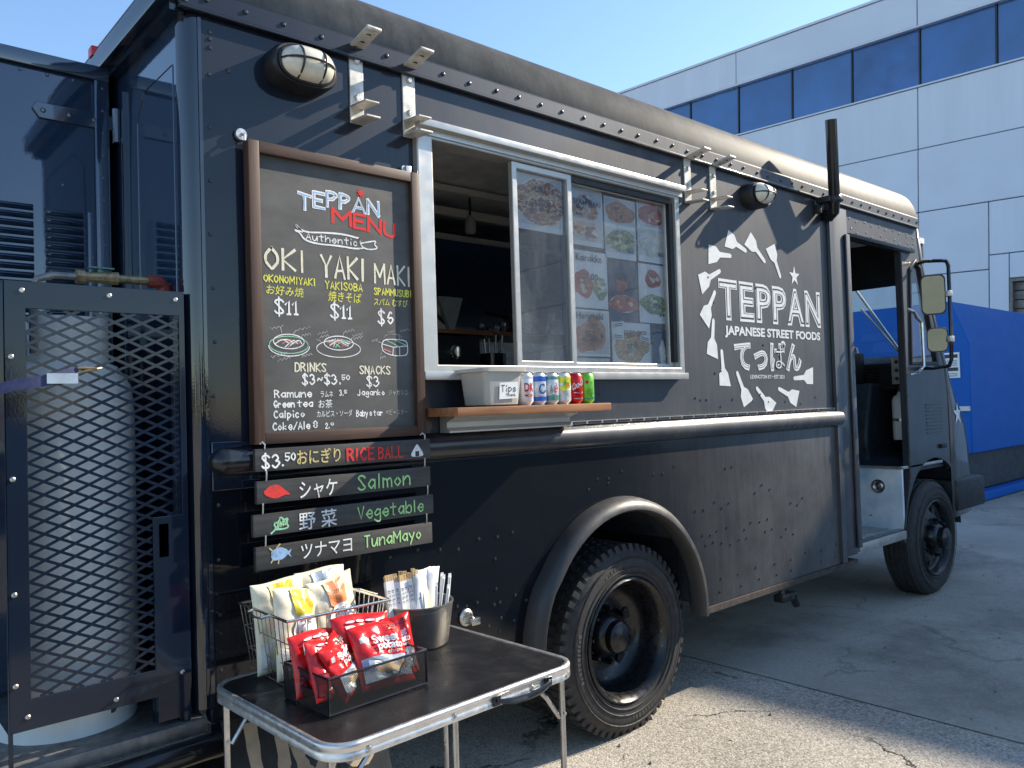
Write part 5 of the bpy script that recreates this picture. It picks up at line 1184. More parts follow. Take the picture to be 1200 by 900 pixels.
for i in range(10):
    a_ = i * .63; rib(chaikin([(cx + .04 * math.cos(a_), cz + .008 + .014 * math.sin(a_)), (cx + .015 * math.cos(a_ + 1), cz + .014 + .006 * math.sin(a_ * 2)), (cx + .036 * math.cos(a_ + 2.3), cz + .008 + .013 * math.sin(a_ + 2.3))], 2), .0026, (0, 7, 6)[i % 3])
for q in ((.388, 1.662, .036), (.395, 1.652, .032), (.485, 1.672, .034), (.512, 1.66, .036), (.515, 1.651, .034)): notes(*q)
for a_, c_ in (((.482, 1.672), (.475, 1.655)), ((.512, 1.655), (.50, 1.645)), ((.385, 1.645), (.40, 1.640))): rib([a_, c_], .002, 8)
cx, cz = .660, 1.63
rib(chaikin([(.622, 1.640), (.63, 1.652), (.665, 1.655), (.715, 1.652), (.722, 1.64), (.722, 1.605), (.70, 1.600), (.66, 1.600), (.625, 1.612), (.620, 1.630), (.622, 1.640)], 1), .003, 0)
rib([(.622, 1.638), (.665, 1.628), (.722, 1.634)], .0026, 0); rib([(.665, 1.628), (.662, 1.601)], .0026, 0); rib([(.690, 1.630), (.690, 1.602)], .0022, 0); rib([(.64, 1.65), (.685, 1.632)], .0022, 7); rib([(.665, 1.655), (.715, 1.636)], .0022, 7)
rib([(.628, 1.621), (.655, 1.612)], .0045, 6); rib(ellipse(.665, 1.66, .035, .012, 14, 0, 180), .0016, 8)
for q in ((.583, 1.646, .022), (.613, 1.592, .02), (.695, 1.682, .035), (.645, 1.676, .025)): notes(*q)
for a_, c_ in (((.69, 1.672), (.69, 1.655)), ((.605, 1.645), (.62, 1.641)), ((.615, 1.60), (.622, 1.618))): rib([a_, c_], .002, 8)
hand('DRINKS', .311, .414, 1.546, .025, .0042, 3); hand('SNACKS', .535, .650, 1.539, .025, .0042, 3)
hand('$3~$3.', .334, .466, 1.507, .029, .0045, 0); hand('50', .470, .497, 1.520, .015, .003, 0); hand('$3', .560, .606, 1.499, .031, .0045, 0)
hand('Ramune', .243, .363, 1.468, .021, .0038, 0); print_text(T, 'ラムネ', .394, .437, 1.467, .016, SIDE, D, 0, .004); hand('3.', .460, .474, 1.470, .017, .003, 0); hand('5', .477, .486, 1.477, .010, .0025, 0)
hand('Jaganko', .525, .626, 1.470, .018, .003, 0); print_text(T, 'ジャガリコ', .642, .716, 1.470, .014, SIDE, D, 8, .003)
hand('Green', .240, .305, 1.438, .020, .0038, 0); hand('tea', .316, .366, 1.438, .020, .0038, 0); print_text(T, 'お茶', .386, .434, 1.435, .020, SIDE, D, 0, .004)
hand('Calpico', .239, .338, 1.407, .020, .0038, 0); print_text(T, 'カルピス・ソーダ', .380, .504, 1.406, .016, SIDE, D, 0, .004)
hand('Baby', .519, .560, 1.403, .019, .003, 0); hand('star', .568, .618, 1.404, .017, .003, 0); print_text(T, 'ベビースター', .628, .714, 1.404, .015, SIDE, D, 8, .003)
hand('Coke/Ale', .235, .355, 1.371, .021, .0038, 0); hand('8', .366, .382, 1.371, .023, .0034, 0); hand('2.', .408, .422, 1.369, .018, .003, 0); hand('0', .427, .436, 1.378, .009, .0025, 0)
T.build('chalk_lettering', ct, mn, smooth=0)

def hook(b, x, z0, z1): b.tube([(x, -.050, z0), (x + .004, -.062, z0 + (z1 - z0) * .2), (x + .005, -.062, z1 - .010), (x + .001, -.054, z1 - .002), (x - .004, -.048, z1 - .008)], .0022, 6)
PL = [('riceball', .163, .780, 1.254, 1.319, 'long black plank sign reading $3.50 RICE BALL just under the menu', 1.331),
      ('salmon', .166, .777, 1.161, 1.226, 'long black plank sign reading Salmon with a red fish drawing', 1.254),
      ('veg', .153, .786, 1.068, 1.131, 'long black plank sign reading Vegetable with a green leaf drawing', 1.161),
      ('tuna', .159, .778, .970, 1.038, 'long black plank sign reading TunaMayo, lowest of the hanging signs', 1.068)]
D = .0632
for key, x0, x1, z0, z1, lab_, above in PL:
    s_ = thing('plank_sign', lab_, 'sign', ((x0 + x1) / 2, -.02, z0), group='plank signs hanging in a chain')
    b = MB(); b.box(x0, x1, -.062, -.046, z0, z1, bev=.002); b.build('plank', 'plank', s_)
    b = MB(); hook(b, x0 + .026, z1 - .006, above + .010); hook(b, x1 - .026, z1 - .006, above + .010); b.build('hook', 'screw', s_)
    T = MB()
    if key == 'riceball':
        hand('$3', .183, .238, 1.264, .036, .0058, 0, wob=.12); T.flat(ellipse(.247, 1.268, .0035, .0035, 8)[:-1], SIDE, D, 0); hand('50', .256, .287, 1.281, .022, .0042, 0)
        print_text(T, 'おにぎり', .292, .438, 1.269, .034, SIDE, D, 9, .012); hand('RICE', .462, .558, 1.266, .036, .0070, 1, wob=.12); hand('BALL', .575, .668, 1.266, .034, .0055, 1, wob=.12)
        T.flat(chaikin([(.700, 1.272), (.702, 1.262), (.748, 1.262), (.750, 1.272), (.728, 1.303), (.722, 1.303), (.700, 1.272)], 2), SIDE, D, 0); T.box(.717, .732, -D - .0008, -D - .0002, 1.263, 1.280, 10)
    elif key == 'salmon':
        T.flat(chaikin([(.186, 1.196), (.205, 1.212), (.232, 1.214), (.252, 1.196), (.272, 1.180), (.250, 1.182), (.225, 1.172), (.205, 1.178), (.190, 1.186), (.186, 1.196)], 2), SIDE, D, 1)
        print_text(T, 'シャケ', .298, .424, 1.168, .042, SIDE, D, 0, .006); hand('Salmon', .498, .692, 1.172, .044, .0055, 4, wob=.12)
    elif key == 'veg':
        rib(chaikin([(.206, 1.074), (.222, 1.086), (.214, 1.102), (.230, 1.104), (.236, 1.120), (.246, 1.108), (.260, 1.114), (.254, 1.098), (.262, 1.086), (.244, 1.082), (.222, 1.084)], 1), .005, 7)
        for a_, c_ in (((.208, 1.074), (.250, 1.110)), ((.228, 1.092), (.226, 1.104)), ((.238, 1.098), (.252, 1.094)), ((.222, 1.086), (.240, 1.084))): rib([a_, c_], .0036, 7)
        for k_ in range(5): rib([(.222 + k_ * .007, 1.086 + k_ * .002), (.230 + k_ * .006, 1.104 + k_ * .001)], .003, 4)
        print_text(T, '野 菜', .294, .420, 1.076, .040, SIDE, D, 0, .004); hand('Vegetable', .494, .742, 1.080, .038, .0048, 4, wob=.12)
    else:
        T.flat(blob(.230, 1.012, .026, .019, 20, .12), SIDE, D, 5); T.flat([(.252, 1.012), (.268, 1.022), (.262, 1.008), (.268, .996)], SIDE, D + .0004, 5)
        for a_, c_ in (((.21, .998), (.204, .990)), ((.228, .994), (.226, .985)), ((.222, 1.03), (.232, 1.04)), ((.208, 1.024), (.200, 1.032))): rib([a_, c_], .004, 9)
        print_text(T, 'ツナマヨ', .298, .470, .988, .038, SIDE, D, 0, .004); hand('TunaMayo', .515, .730, .990, .036, .0046, 4, wob=.12)
    T.build('chalk_lettering', ct + ['ink'], s_, smooth=0)

# ================================================================== ON THE SERVING SHELF
SZ = 1.421
tb = thing('tip_tub', 'grey plastic tub with a paper tip label on the wooden serving shelf', 'tub', (1.0, -.12, SZ))
b = MB()
def tub_ring(x0, x1, y0, y1, z, r): return [(x, y, z) for x, y in rrect(x0, x1, y0, y1, r, 4)]
rg = [tub_ring(.955, 1.075, -.160, -.060, SZ, .015), tub_ring(.938, 1.092, -.176, -.045, SZ + .006, .02), tub_ring(.928, 1.102, -.186, -.035, SZ + .118, .02), tub_ring(.916, 1.114, -.198, -.023, SZ + .120, .02), tub_ring(.916, 1.114, -.198, -.023, SZ + .132, .02), tub_ring(.930, 1.100, -.184, -.037, SZ + .132, .02), tub_ring(.942, 1.088, -.172, -.049, SZ + .01, .02)]
k = len(rg[0]); b.add([p_ for r_ in rg for p_ in r_], [(i * k + j, i * k + (j + 1) % k, (i + 1) * k + (j + 1) % k, (i + 1) * k + j) for i in range(len(rg) - 1) for j in range(k)] + [tuple(range(k)), tuple(range((len(rg) - 1) * k, len(rg) * k))])
b.build('tub', 'tub', tb, smooth=50)
b = MB(); F = lambda u, v, w: (u, -.1835 - w + (SZ + .06 - v) * .08, v)
b.flat([(.990, SZ + .024), (1.075, SZ + .027), (1.075, SZ + .084), (.990, SZ + .081)], F, .002, 0); hand_text(b, 'Tips', .997, 1.068, SZ + .050, .022, F, .0026, .003, 1); hand_text(b, 'Thank', 1.02, 1.066, SZ + .034, .009, F, .0026, .0018, 1)
b.build('label', ['paper', 'ink'], tb, smooth=0)
b = MB(); b.flat(rrect(.945, 1.085, -.168, -.053, .02, 4), TOP, SZ + .045); b.build('banknotes', 'bag_blue', tb, smooth=0)
CC = {k_: simple('can ' + k_, c_, 0.28, 0.35, 0.06) for k_, c_ in dict(silver=(.62, .63, .64), white=(.75, .75, .75), red=(.6, .008, .015), blue=(.03, .12, .5), green=(.06, .33, .1), lime=(.2, .58, .05), yellow=(.75, .72, .08), orange=(.75, .28, .04), teal=(.12, .28, .22), pink=(.7, .1, .15)).items()}
def can(cx, base, bands, marks, label, cy=-.145):
    root = thing('drink_can', label, 'can', (cx, cy, SZ), group='drink cans lined up on the serving shelf')
    b = MB(); names = [base] + [q for q, *_ in bands]; mats = [CC[q] for q in names]
    b.lathe([(.001, .004), (.022, .0), (.027, .006), (.0325, .014), (.0325, .104), (.029, .110), (.0255, .116), (.0268, .118), (.0268, .1195), (.0245, .1195), (.024, .114), (.001, .114)], (cx, cy, SZ), n=32, mi=0)
    for i, (nm_, z0, z1) in enumerate(bands): b.lathe([(.0327, z0), (.0327, z1)], (cx, cy, SZ), n=32, mi=i + 1)
    body = b.build('body', mats, root, smooth=50)
    b = MB(); b.lathe([(.0258, .1155), (.027, .1175), (.027, .120), (.0245, .120)], (cx, cy, SZ), n=28); b.box(cx - .006, cx + .006, cy - .012, cy + .012, SZ + .1145, SZ + .1165); b.build('lid', 'steel', root)
    b = MB(); mt = []
    CY = lambda u, v, w: (cx + (.0331 + w) * math.sin(u - .45), cy - (.0331 + w) * math.cos(u - .45), SZ + v)
    for j, (kind, nm_, arg) in enumerate(marks):
        if CC[nm_] not in mt: mt.append(CC[nm_])
        mi = mt.index(CC[nm_])
        if kind == 'text':
            tx, u0, u1, v, h, tl = arg; vs, fs = glyphs(tx, h, .02, shear=.25 if tl else 0); a_ = min(q[0] for q in vs); c_ = max(q[0] for q in vs)
            b.add([CY(u0 + (u - a_) / (c_ - a_) * (u1 - u0), v + vv + (u - a_) * math.tan(R(tl)), .0004 * (1 + j)) for u, vv in vs], fs, mi)
        elif kind == 'blob':
            cu_, cv_, a_, c_ = arg; b.flat(ellipse(cu_, cv_, a_, c_, 20)[:-1], CY, .0004 * (1 + j), mi)
        elif kind == 'vert':
            tx, u, v0, v1, h = arg; stp = (v1 - v0) / len(tx)
            for i_, ch in enumerate(tx):
                vs, fs = glyphs(ch, h, .02); a_ = min(q[0] for q in vs); b.add([CY(u + (x_ - a_) / .033, v1 - stp * (i_ + 1) + y_, .0004 * (1 + j)) for x_, y_ in vs], fs, mi)
    b.build('artwork', mt, root, smooth=0)
CX = [1.143 + .0645 * i for i in range(6)]
can(CX[0], 'white', [('silver', .095, .104)], [('text', 'red', ('DK', -.3, .95, .050, .030, 0)), ('blob', 'red', (.2, .035, .5, .004))], 'white drink can with red letters, half behind the tip tub')
can(CX[1], 'silver', [('blue', .085, .104), ('blue', .0145, .030)], [('blob', 'white', (.15, .058, .8, .024)), ('text', 'blue', ('C', -.15, .6, .040, .036, 0)), ('text', 'blue', ('s', .6, .9, .046, .012, 0))], 'blue and silver drink can with a big letter C')
can(CX[2], 'silver', [('teal', .0145, .034), ('teal', .092, .104)], [('blob', 'white', (.1, .060, .75, .022)), ('text', 'teal', ('A', -.35, .0, .044, .028, 0)), ('text', 'pink', ('8', .2, .6, .044, .026, 0))], 'silver and dark green drink can with a white oval')
can(CX[3], 'white', [('yellow', .078, .104), ('silver', .0145, .03)], [('blob', 'lime', (.5, .075, .7, .020)), ('blob', 'orange', (.35, .070, .35, .012)), ('blob', 'yellow', (-.2, .06, .4, .012))], 'white drink can with yellow and lime fruit print')
can(CX[4], 'red', [], [('text', 'white', ('Coca-Cola', -.55, 1.2, .052, .024, 10)), ('blob', 'white', (.3, .042, .75, .0022)), ('blob', 'silver', (.3, .02, .7, .002))], 'plain red drink can with slanting white lettering')
can(CX[5], 'lime', [('green', .0145, .022)], [('vert', 'green', ('おーいお茶', .25, .02, .088, .010)), ('blob', 'red', (-.2, .082, .2, .007))], 'bright green tea can with vertical lettering, last of the cans')

# ================================================================== FOLDING TABLE
TZ = .71; TC = (.395, -.418); TR = R(2.0)
tab = thing('folding_table', 'small black folding table with an aluminium edge beside the truck', 'table', (TC[0], TC[1], 0), TR)
hx, hy = .392, .312
b = MB(); b.prism(rrect(-hx + .014, hx - .014, -hy + .014, hy - .014, .062, 8), TOP, TZ - .012, TZ - .001); b.build('table_top', 'table_black', tab, org=LOC, bevel=.002)
b = MB(); o_ = rrect(-hx, hx, -hy, hy, .075, 10); sec = [(-.015, TZ - .004), (-.014, TZ + .001), (-.006, TZ + .0035), (-.001, TZ + .001), (.001, TZ - .003), (.0005, TZ - .012), (-.001, TZ - .014), (-.001, TZ - .020), (.0005, TZ - .022), (.0005, TZ - .034), (-.004, TZ - .037), (-.014, TZ - .036)]
rows = []
for d, z in sec:
    f_ = 1.0
    rows.append([(x + d * (x / abs(x)) * (1 if abs(x) > hx - .02 else 0.5) if abs(x) > 1e-6 else x, y + d * (y / abs(y)) * (1 if abs(y) > hy - .02 else 0.5), z) for x, y in o_])
rows = []
for d, z in sec: rows.append([(x, y, z) for x, y in rrect(-hx - d, hx + d, -hy - d, hy + d, .075 + d, 10)])
k = len(o_)
b.add([q for r_ in rows for q in r_], [(i * k + j, i * k + (j + 1) % k, ((i + 1) % len(rows)) * k + (j + 1) % k, ((i + 1) % len(rows)) * k + j) for i in range(len(rows)) for j in range(k)])
b.build('edge_trim', 'table_edge', tab, org=LOC, smooth=45)
b = MB()
for x in (-.30, -.06, .20, .34): b.lathe([(.001, -.003), (.005, -.002), (.006, 0)], (x, -hy - .0005, TZ - .020), 'y', 10)
for y in (-.2, .2): b.lathe([(.001, .003), (.005, .002), (.006, 0)], (hx + .0005, y, TZ - .020), 'x', 10)
b.build('screw', 'screw', tab, org=LOC)
b = MB(); b.box(.06, .085, -hy - .006, -hy, TZ - .032, TZ - .008, bev=.002); b.box(.245, .27, -hy - .006, -hy, TZ - .032, TZ - .008, bev=.002)
b.tube([(.07, -hy - .006, TZ - .018), (.085, -hy - .014, TZ - .022), (.12, -hy - .019, TZ - .028), (.165, -hy - .020, TZ - .030), (.21, -hy - .019, TZ - .028), (.245, -hy - .014, TZ - .022), (.26, -hy - .006, TZ - .018)], [.005, .007, .009, .009, .009, .007, .005], 8)
b.build('carry_handle', 'black_gloss', tab, org=LOC)
for sx in (-1, 1):
    for sy in (-1, 1):
        b = MB(); x, y = sx * (hx - .028), sy * (hy - .05)
        b.tube([(x, y, TZ - .03), (x, y, .02)], .0085, 10); lg_ = b.build('leg', 'steel', tab, org=LOC)
        b = MB(); b.lathe([(.001, 0), (.012, 0), (.012, .03), (.009, .034)], (x, y, .004), n=12); b.build('foot', 'black_matte', lg_, org=LOC)
        b = MB(); b.lathe([(.001, -.012), (.005, -.012), (.005, .012), (.001, .012)], (x, y, TZ - .145), 'y', 8); b.lathe([(.001, -.012), (.005, -.012), (.005, .012), (.001, .012)], (x, y, TZ - .045), 'y', 8); b.build('rivet', 'screw', lg_, org=LOC)
        b = MB(); b.tube([(x - sx * .012, y, TZ - .155), (x - sx * .06, y, TZ - .09), (x - sx * .12, y, TZ - .03)], .006, 6); b.build('brace', 'steel', lg_, org=LOC)
for pts in ([(hx - .028, -hy + .05, .16), (hx - .028, hy - .05, .16)], [(-hx + .028, -hy + .05, .16), (-hx + .028, hy - .05, .16)], [(-.02, -hy + .05, .16), (-.02, hy - .05, .16)]):
    b = MB(); b.tube(pts, .007, 8); b.build('stretcher', 'steel', tab, org=LOC)
for y in (-hy + .05, hy - .05): b = MB(); b.tube([(-.02, y, TZ - .03), (-.02, y, .02)], .0085, 10); b.build('leg', 'steel', tab, org=LOC)

# sign board leaning under the table
sb = thing('leaning_sign', 'dark board with curling cream shapes leaning on the truck under the table', 'sign', (.25, -.10, 0))
F = lambda u, v, w: (u, -.34 + v * .36 - w, v)
b = MB(); b.prism([(.03, .02), (.50, .02), (.50, .60), (.03, .60)], F, -.018, 0); b.build('board', 'black_matte', sb)
b = MB(); M['tan'] = simple('faded cream paint', (.36, .30, .22), .7, 0, .25, 12)
_dd[0] = 0
for pts in ([(.10, .57), (.10, .44), (.14, .40), (.18, .44), (.18, .55)], [(.22, .50), (.25, .57), (.30, .56), (.31, .46), (.27, .40), (.23, .43), (.22, .50)], [(.44, .55), (.38, .57), (.35, .50), (.36, .42), (.42, .40), (.45, .43)], [(.08, .34), (.16, .30), (.24, .35), (.33, .30), (.44, .35)], [(.10, .24), (.16, .16), (.24, .22), (.20, .27), (.12, .25)]):
    ribbon(b, chaikin(pts, 2), .034, F, .001 + len(b.v) * 1e-6, 0)
b.build('painted_shapes', 'tan', sb, smooth=0)

# ================================================================== ON THE TABLE
# -- wire basket with four bags of crisps
wb = thing('wire_basket', 'bright wire basket holding tall cream snack bags at the back of the table', 'basket', (.26, -.23, TZ))
BX0, BX1, BY0, BY1, BZ0, BZ1 = .125, .385, -.345, -.100, TZ + .004, TZ + .185
fl = lambda z: (z - BZ0) / (BZ1 - BZ0) * .022
def bk(u, z):                                       # u in 0..4 round the four sides
    e = fl(z); s_ = int(u) % 4; t = u - int(u); x0, x1, y0, y1 = BX0 - e, BX1 + e, BY0 - e, BY1 + e
    return ((x0 + (x1 - x0) * t, y0, z), (x1, y0 + (y1 - y0) * t, z), (x1 - (x1 - x0) * t, y1, z), (x0, y1 - (y1 - y0) * t, z))[s_]
b = MB()
b.tube([bk(u, BZ1) for u in (0, 1, 2, 3)], .0042, 8, closed=True); b.build('rim', 'chrome', wb)
b = MB()
for z in (BZ0, BZ0 + .06, BZ0 + .12): b.tube([bk(u, z) for u in (0, 1, 2, 3)], .0018, 6, closed=True)
for i in range(44): u = i * 4 / 44; b.tube([bk(u, BZ0), bk(u, BZ1)], .0014, 5)
for i in range(12): x = BX0 + (BX1 - BX0) * i / 11; b.tube([(x, BY0, BZ0), (x, BY1, BZ0)], .0014, 5)
b.build('wires', 'chrome', wb)
b = MB()
for sx, x in ((-1, BX0 - .022), (1, BX1 + .022)): b.tube([(x, -.27, BZ1), (x + sx * .022, -.265, BZ1 - .004), (x + sx * .026, -.22, BZ1 - .006), (x + sx * .022, -.175, BZ1 - .004), (x, -.17, BZ1)], .0035, 6)
b.build('handle', 'chrome', wb)

def bag(name, root_label, cat, base, rx, rz, w_, h_, th, mats, art, group, crimp=True, lean=0.0, body_mi=0):
    """a pillow bag: crimped at both ends, wrinkled; drawn facing -y, then turned"""
    root = thing(name, root_label, cat, base, 0, group)
    nu, nv = 20, 26; ph = [random.uniform(0, 6.28) for _ in range(6)]
    Rm = Matrix.Rotation(rz, 3, 'Z') @ Matrix.Rotation(lean, 3, 'Y') @ Matrix.Rotation(rx, 3, 'X')
    def surf(u, v, s_, ex=0.0):
        e = max(0.0, 1 - abs(2 * v - 1) ** 4) ** .7 * max(0.0, 1 - abs(2 * u - 1) ** 3.2) ** .7
        wr = .16 * math.sin(9 * u + 7 * v + ph[0]) + .14 * math.sin(15 * v - 6 * u + ph[1]) + .12 * math.sin(21 * u + ph[2] + 4 * v) + .07 * math.sin(33 * v + 11 * u + ph[4])
        y = -s_ * (th / 2 * e * (1 + wr) + .0006 + ex)
        if v < .06 or v > .94: y += .0015 * math.sin(60 * u)
        x = (u - .5) * w_ * (1 - .05 * math.sin(math.pi * v)); z = v * h_ + .004 * math.sin(5 * u + ph[3]) * v
        q = Rm @ Vector((x, y, z)); return (q.x + base[0], q.y + base[1], q.z + base[2])
    b = MB(); vs = []; fs = []
    for s_ in (1, -1):
        o_ = len(vs)
        for j in range(nv + 1):
            for i in range(nu + 1): vs.append(surf(i / nu, j / nv, s_))
        for j in range(nv):
            for i in range(nu): fs.append((o_ + j * (nu + 1) + i, o_ + j * (nu + 1) + i + 1, o_ + (j + 1) * (nu + 1) + i + 1, o_ + (j + 1) * (nu + 1) + i))
    k_ = (nu + 1) * (nv + 1); edge = [i for i in range(nu + 1)] + [j * (nu + 1) + nu for j in range(1, nv + 1)] + [nv * (nu + 1) + i for i in range(nu - 1, -1, -1)] + [j * (nu + 1) for j in range(nv - 1, 0, -1)]
    for a_, c_ in zip(edge, edge[1:] + edge[:1]): fs.append((a_, c_, k_ + c_, k_ + a_))
    b.add(vs, fs, 0); body = b.build('body', mats[body_mi], root, smooth=70)
    if art:
        b = MB(); lay = .0026
        for it in art:
            lay += .0005; kind = it[0]; mi = it[1]
            fn = lambda u, v, w, lay=lay: surf(u, v, it[-1] if isinstance(it[-1], int) else 1, lay)
            if kind == 'poly':
                pl_ = it[2]; pts = []
                for (a0, c0), (a1, c1) in zip(pl_, pl_[1:] + pl_[:1]):
                    for q in range(6): pts.append((a0 + (a1 - a0) * q / 6, c0 + (c1 - c0) * q / 6))
                cu_ = sum(q[0] for q in pts) / len(pts); cv_ = sum(q[1] for q in pts) / len(pts)
                # fan in rings so that the print follows the pillow
                vs2 = [fn(cu_, cv_, 0)]; n2 = len(pts); rr = (.2, .4, .6, .8, 1.0)
                for r_ in rr: vs2 += [fn(cu_ + (a - cu_) * r_, cv_ + (c - cv_) * r_, 0) for a, c in pts]
                f2 = [(0, 1 + i, 1 + (i + 1) % n2) for i in range(n2)]
                for q in range(4): f2 += [(1 + q * n2 + i, 1 + (q + 1) * n2 + i, 1 + (q + 1) * n2 + (i + 1) % n2, 1 + q * n2 + (i + 1) % n2) for i in range(n2)]
                b.add(vs2, f2, mi)
            else:
                tx, u0, u1, v, hh, tl = it[2]; vs2, f2 = glyphs(tx, hh, it[3] if len(it) > 3 and isinstance(it[3], float) else .01, shear=.0)
                a_ = min(q[0] for q in vs2); c_ = max(q[0] for q in vs2)
                b.add([fn(u0 + (x - a_) / (c_ - a_) * (u1 - u0), v + y + (x - a_) / (c_ - a_) * (u1 - u0) * math.tan(R(tl)), 0) for x, y in vs2], f2, mi)
        b.build('print', mats, root, smooth=0)
    return root
CB = ['skin_cream', 'bag_yellow', 'bag_orange', 'bag_white', 'ink', 'skin_clear', 'bag_blue']
def ov(cu_, cv_, a_, c_, n_=12): return [(cu_ + a_ * math.cos(2 * math.pi * i / n_), cv_ + c_ * math.sin(2 * math.pi * i / n_)) for i in range(n_)]
def crisp(cx, cy, rz, lean, colour, label, h_=.25, w_=.165, rx=-.16):
    bag('snack_bag', label, 'snack bag', (cx, cy, TZ + .008), rx, rz, w_, h_ * .93, .05, CB,
        [('poly', 5, [(.04, .06), (.96, .06), (.96, .34), (.04, .34)]), ('poly', colour, [(.30, .70), (.28, .97), (.72, .97), (.70, .70), (.5, .62)]), ('poly', colour, [(.2, .16), (.8, .16), (.7, .34), (.3, .34)]), ('poly', 3, ov(.52, .53, .26, .17)), ('poly', 2, ov(.62, .24, .18, .08)),
         ('text', 4, ('うま', .36, .66, .56, .07, 4)), ('text', 4, ('しお', .40, .66, .44, .055, 4)), ('text', 4, ('こだわり', .38, .64, .84, .03, 0))], 'bags of crisps in the wire basket', lean=lean)
crisp(.185, -.270, .30, .10, 1, 'cream snack bag with a yellow band, front left in the wire basket')
crisp(.180, -.185, .12, .02, 1, 'cream snack bag mostly hidden behind the yellow banded bag', .26)
crisp(.330, -.240, .22, -.06, 2, 'cream snack bag with an orange band, right in the wire basket', .255)
crisp(.325, -.155, .05, .02, 6, 'blue grey topped snack bag at the back of the wire basket', .265)

# -- black mesh tray with red snack bags
TRR = R(3.5); tr = thing('mesh_tray', 'low black mesh tray full of red foil snack bags at the front of the table', 'tray', (.243, -.462, TZ), TRR)
tx, ty, th_ = .146, .100, .088
b = MB()
for z in (.004, th_): b.tube([(-tx, -ty, z + TZ), (tx, -ty, z + TZ), (tx, ty, z + TZ), (-tx, ty, z + TZ)], .0032, 6, closed=True)
for sx in (-1, 1):
    for sy in (-1, 1): b.tube([(sx * tx, sy * ty, TZ + .004), (sx * tx, sy * ty, TZ + th_)], .0026, 6)
for x in (-tx,  tx): b.tube([(x, q[0], q[1]) for q in [(a, c + TZ) for a, c in rrect(-.032, .032, .048, .070, .010, 4)]], .0022, 6, closed=True)
b.build('wire_frame', 'black_gloss', tr, org=(0, 0, TZ))
b = MB(); b.add([(-tx, -ty, TZ + .002), (tx, -ty, TZ + .002), (tx, ty, TZ + .002), (-tx, ty, TZ + .002)], [(0, 1, 2, 3)])
b.add([(-tx, -ty, TZ + .004), (tx, -ty, TZ + .004), (tx, -ty, TZ + th_), (-tx, -ty, TZ + th_)], [(0, 1, 2, 3)]); b.add([(-tx, ty, TZ + .004), (tx, ty, TZ + .004), (tx, ty, TZ + th_), (-tx, ty, TZ + th_)], [(0, 1, 2, 3)])
for x in (-tx, tx):
    b.plate([(-ty, .004 + TZ), (ty, .004 + TZ), (ty, th_ + TZ), (-ty, th_ + TZ)], [rrect(-.032, .032, .048 + TZ, .070 + TZ, .010, 4)], lambda u, v, w, x=x: (x, u, v), 0, .0002)
b.build('mesh_side', 'tray_mesh', tr, org=(0, 0, TZ), smooth=0)
RB = ['skin_red', 'bag_white', 'skin_maroon', 'bag_orange', 'ink', 'bag_blue', 'bamboo']
def redbag(cx, cy, rx, rz, lean, label, kind, w_=.135, h_=.185, dz=.006, front=True):
    if kind == 'sweet':
        art = [('poly', 5, [(.05, .10), (.95, .10), (.95, .42), (.05, .46)]), ('poly', 6, ov(.55, .26, .30, .08)), ('text', 1, ('Sweet', .32, .80, .64, .135, 0), .03), ('text', 1, ('potato', .36, .88, .535, .115, 0), .03), ('text', 1, ('chips', .56, .84, .47, .05, 0)), ('poly', 1, [(.08, .70), (.15, .69), (.15, .79), (.08, .78)]), ('text', 4, ('芋', .68, .86, .80, .11, 0))]
    else:
        art = [('poly', 2, [(.04, .08), (.96, .08), (.96, .40), (.04, .44)]), ('text', 1, ('Pocki', .18, .86, .66, .16, 0), .06), ('text', 1, ('●●●', .2, .7, .86, .035, 0)), ('poly', 3, ov(.6, .36, .22, .12))]
    bag('snack_bag', label, 'snack bag', (cx, cy, TZ + dz), rx - .10, rz, w_ * 1.06, h_ * .88, .042, RB, art, 'red snack bags in the mesh tray', lean=lean)
redbag(.302, -.522, -.42, .06, .06, 'bright red snack bag reading Sweet potato at the front of the tray', 'sweet', .155, .185, .012)
redbag(.150, -.505, -.30, .45, .22, 'red snack bag leaning at the left end of the tray, nearest the wire basket', 'pock', .125, .165, .012)
redbag(.212, -.498, -.34, .70, -.14, 'red snack bag turned edgeways in the middle of the tray', 'sweet', .110, .165, .014)
redbag(.160, -.440, -.22, .15, .06, 'red snack bag reading Pocki at the back left of the tray', 'pock', .150, .172, .012)
redbag(.285, -.455, -.26, -.02, .03, 'red snack bag behind the Sweet potato bag', 'pock', .160, .195, .012)
redbag(.368, -.475, -.22, -.30, -.08, 'narrow red snack bag standing at the right end of the tray', 'sweet', .095, .175, .012)

redbag(.235, -.470, -.62, .40, .10, 'crumpled red snack bag slumped low in the middle of the tray', 'pock', .120, .150, .030)
redbag(.340, -.505, -.70, -.15, -.06, 'small red snack bag lying back near the right end of the tray', 'sweet', .100, .150, .020)

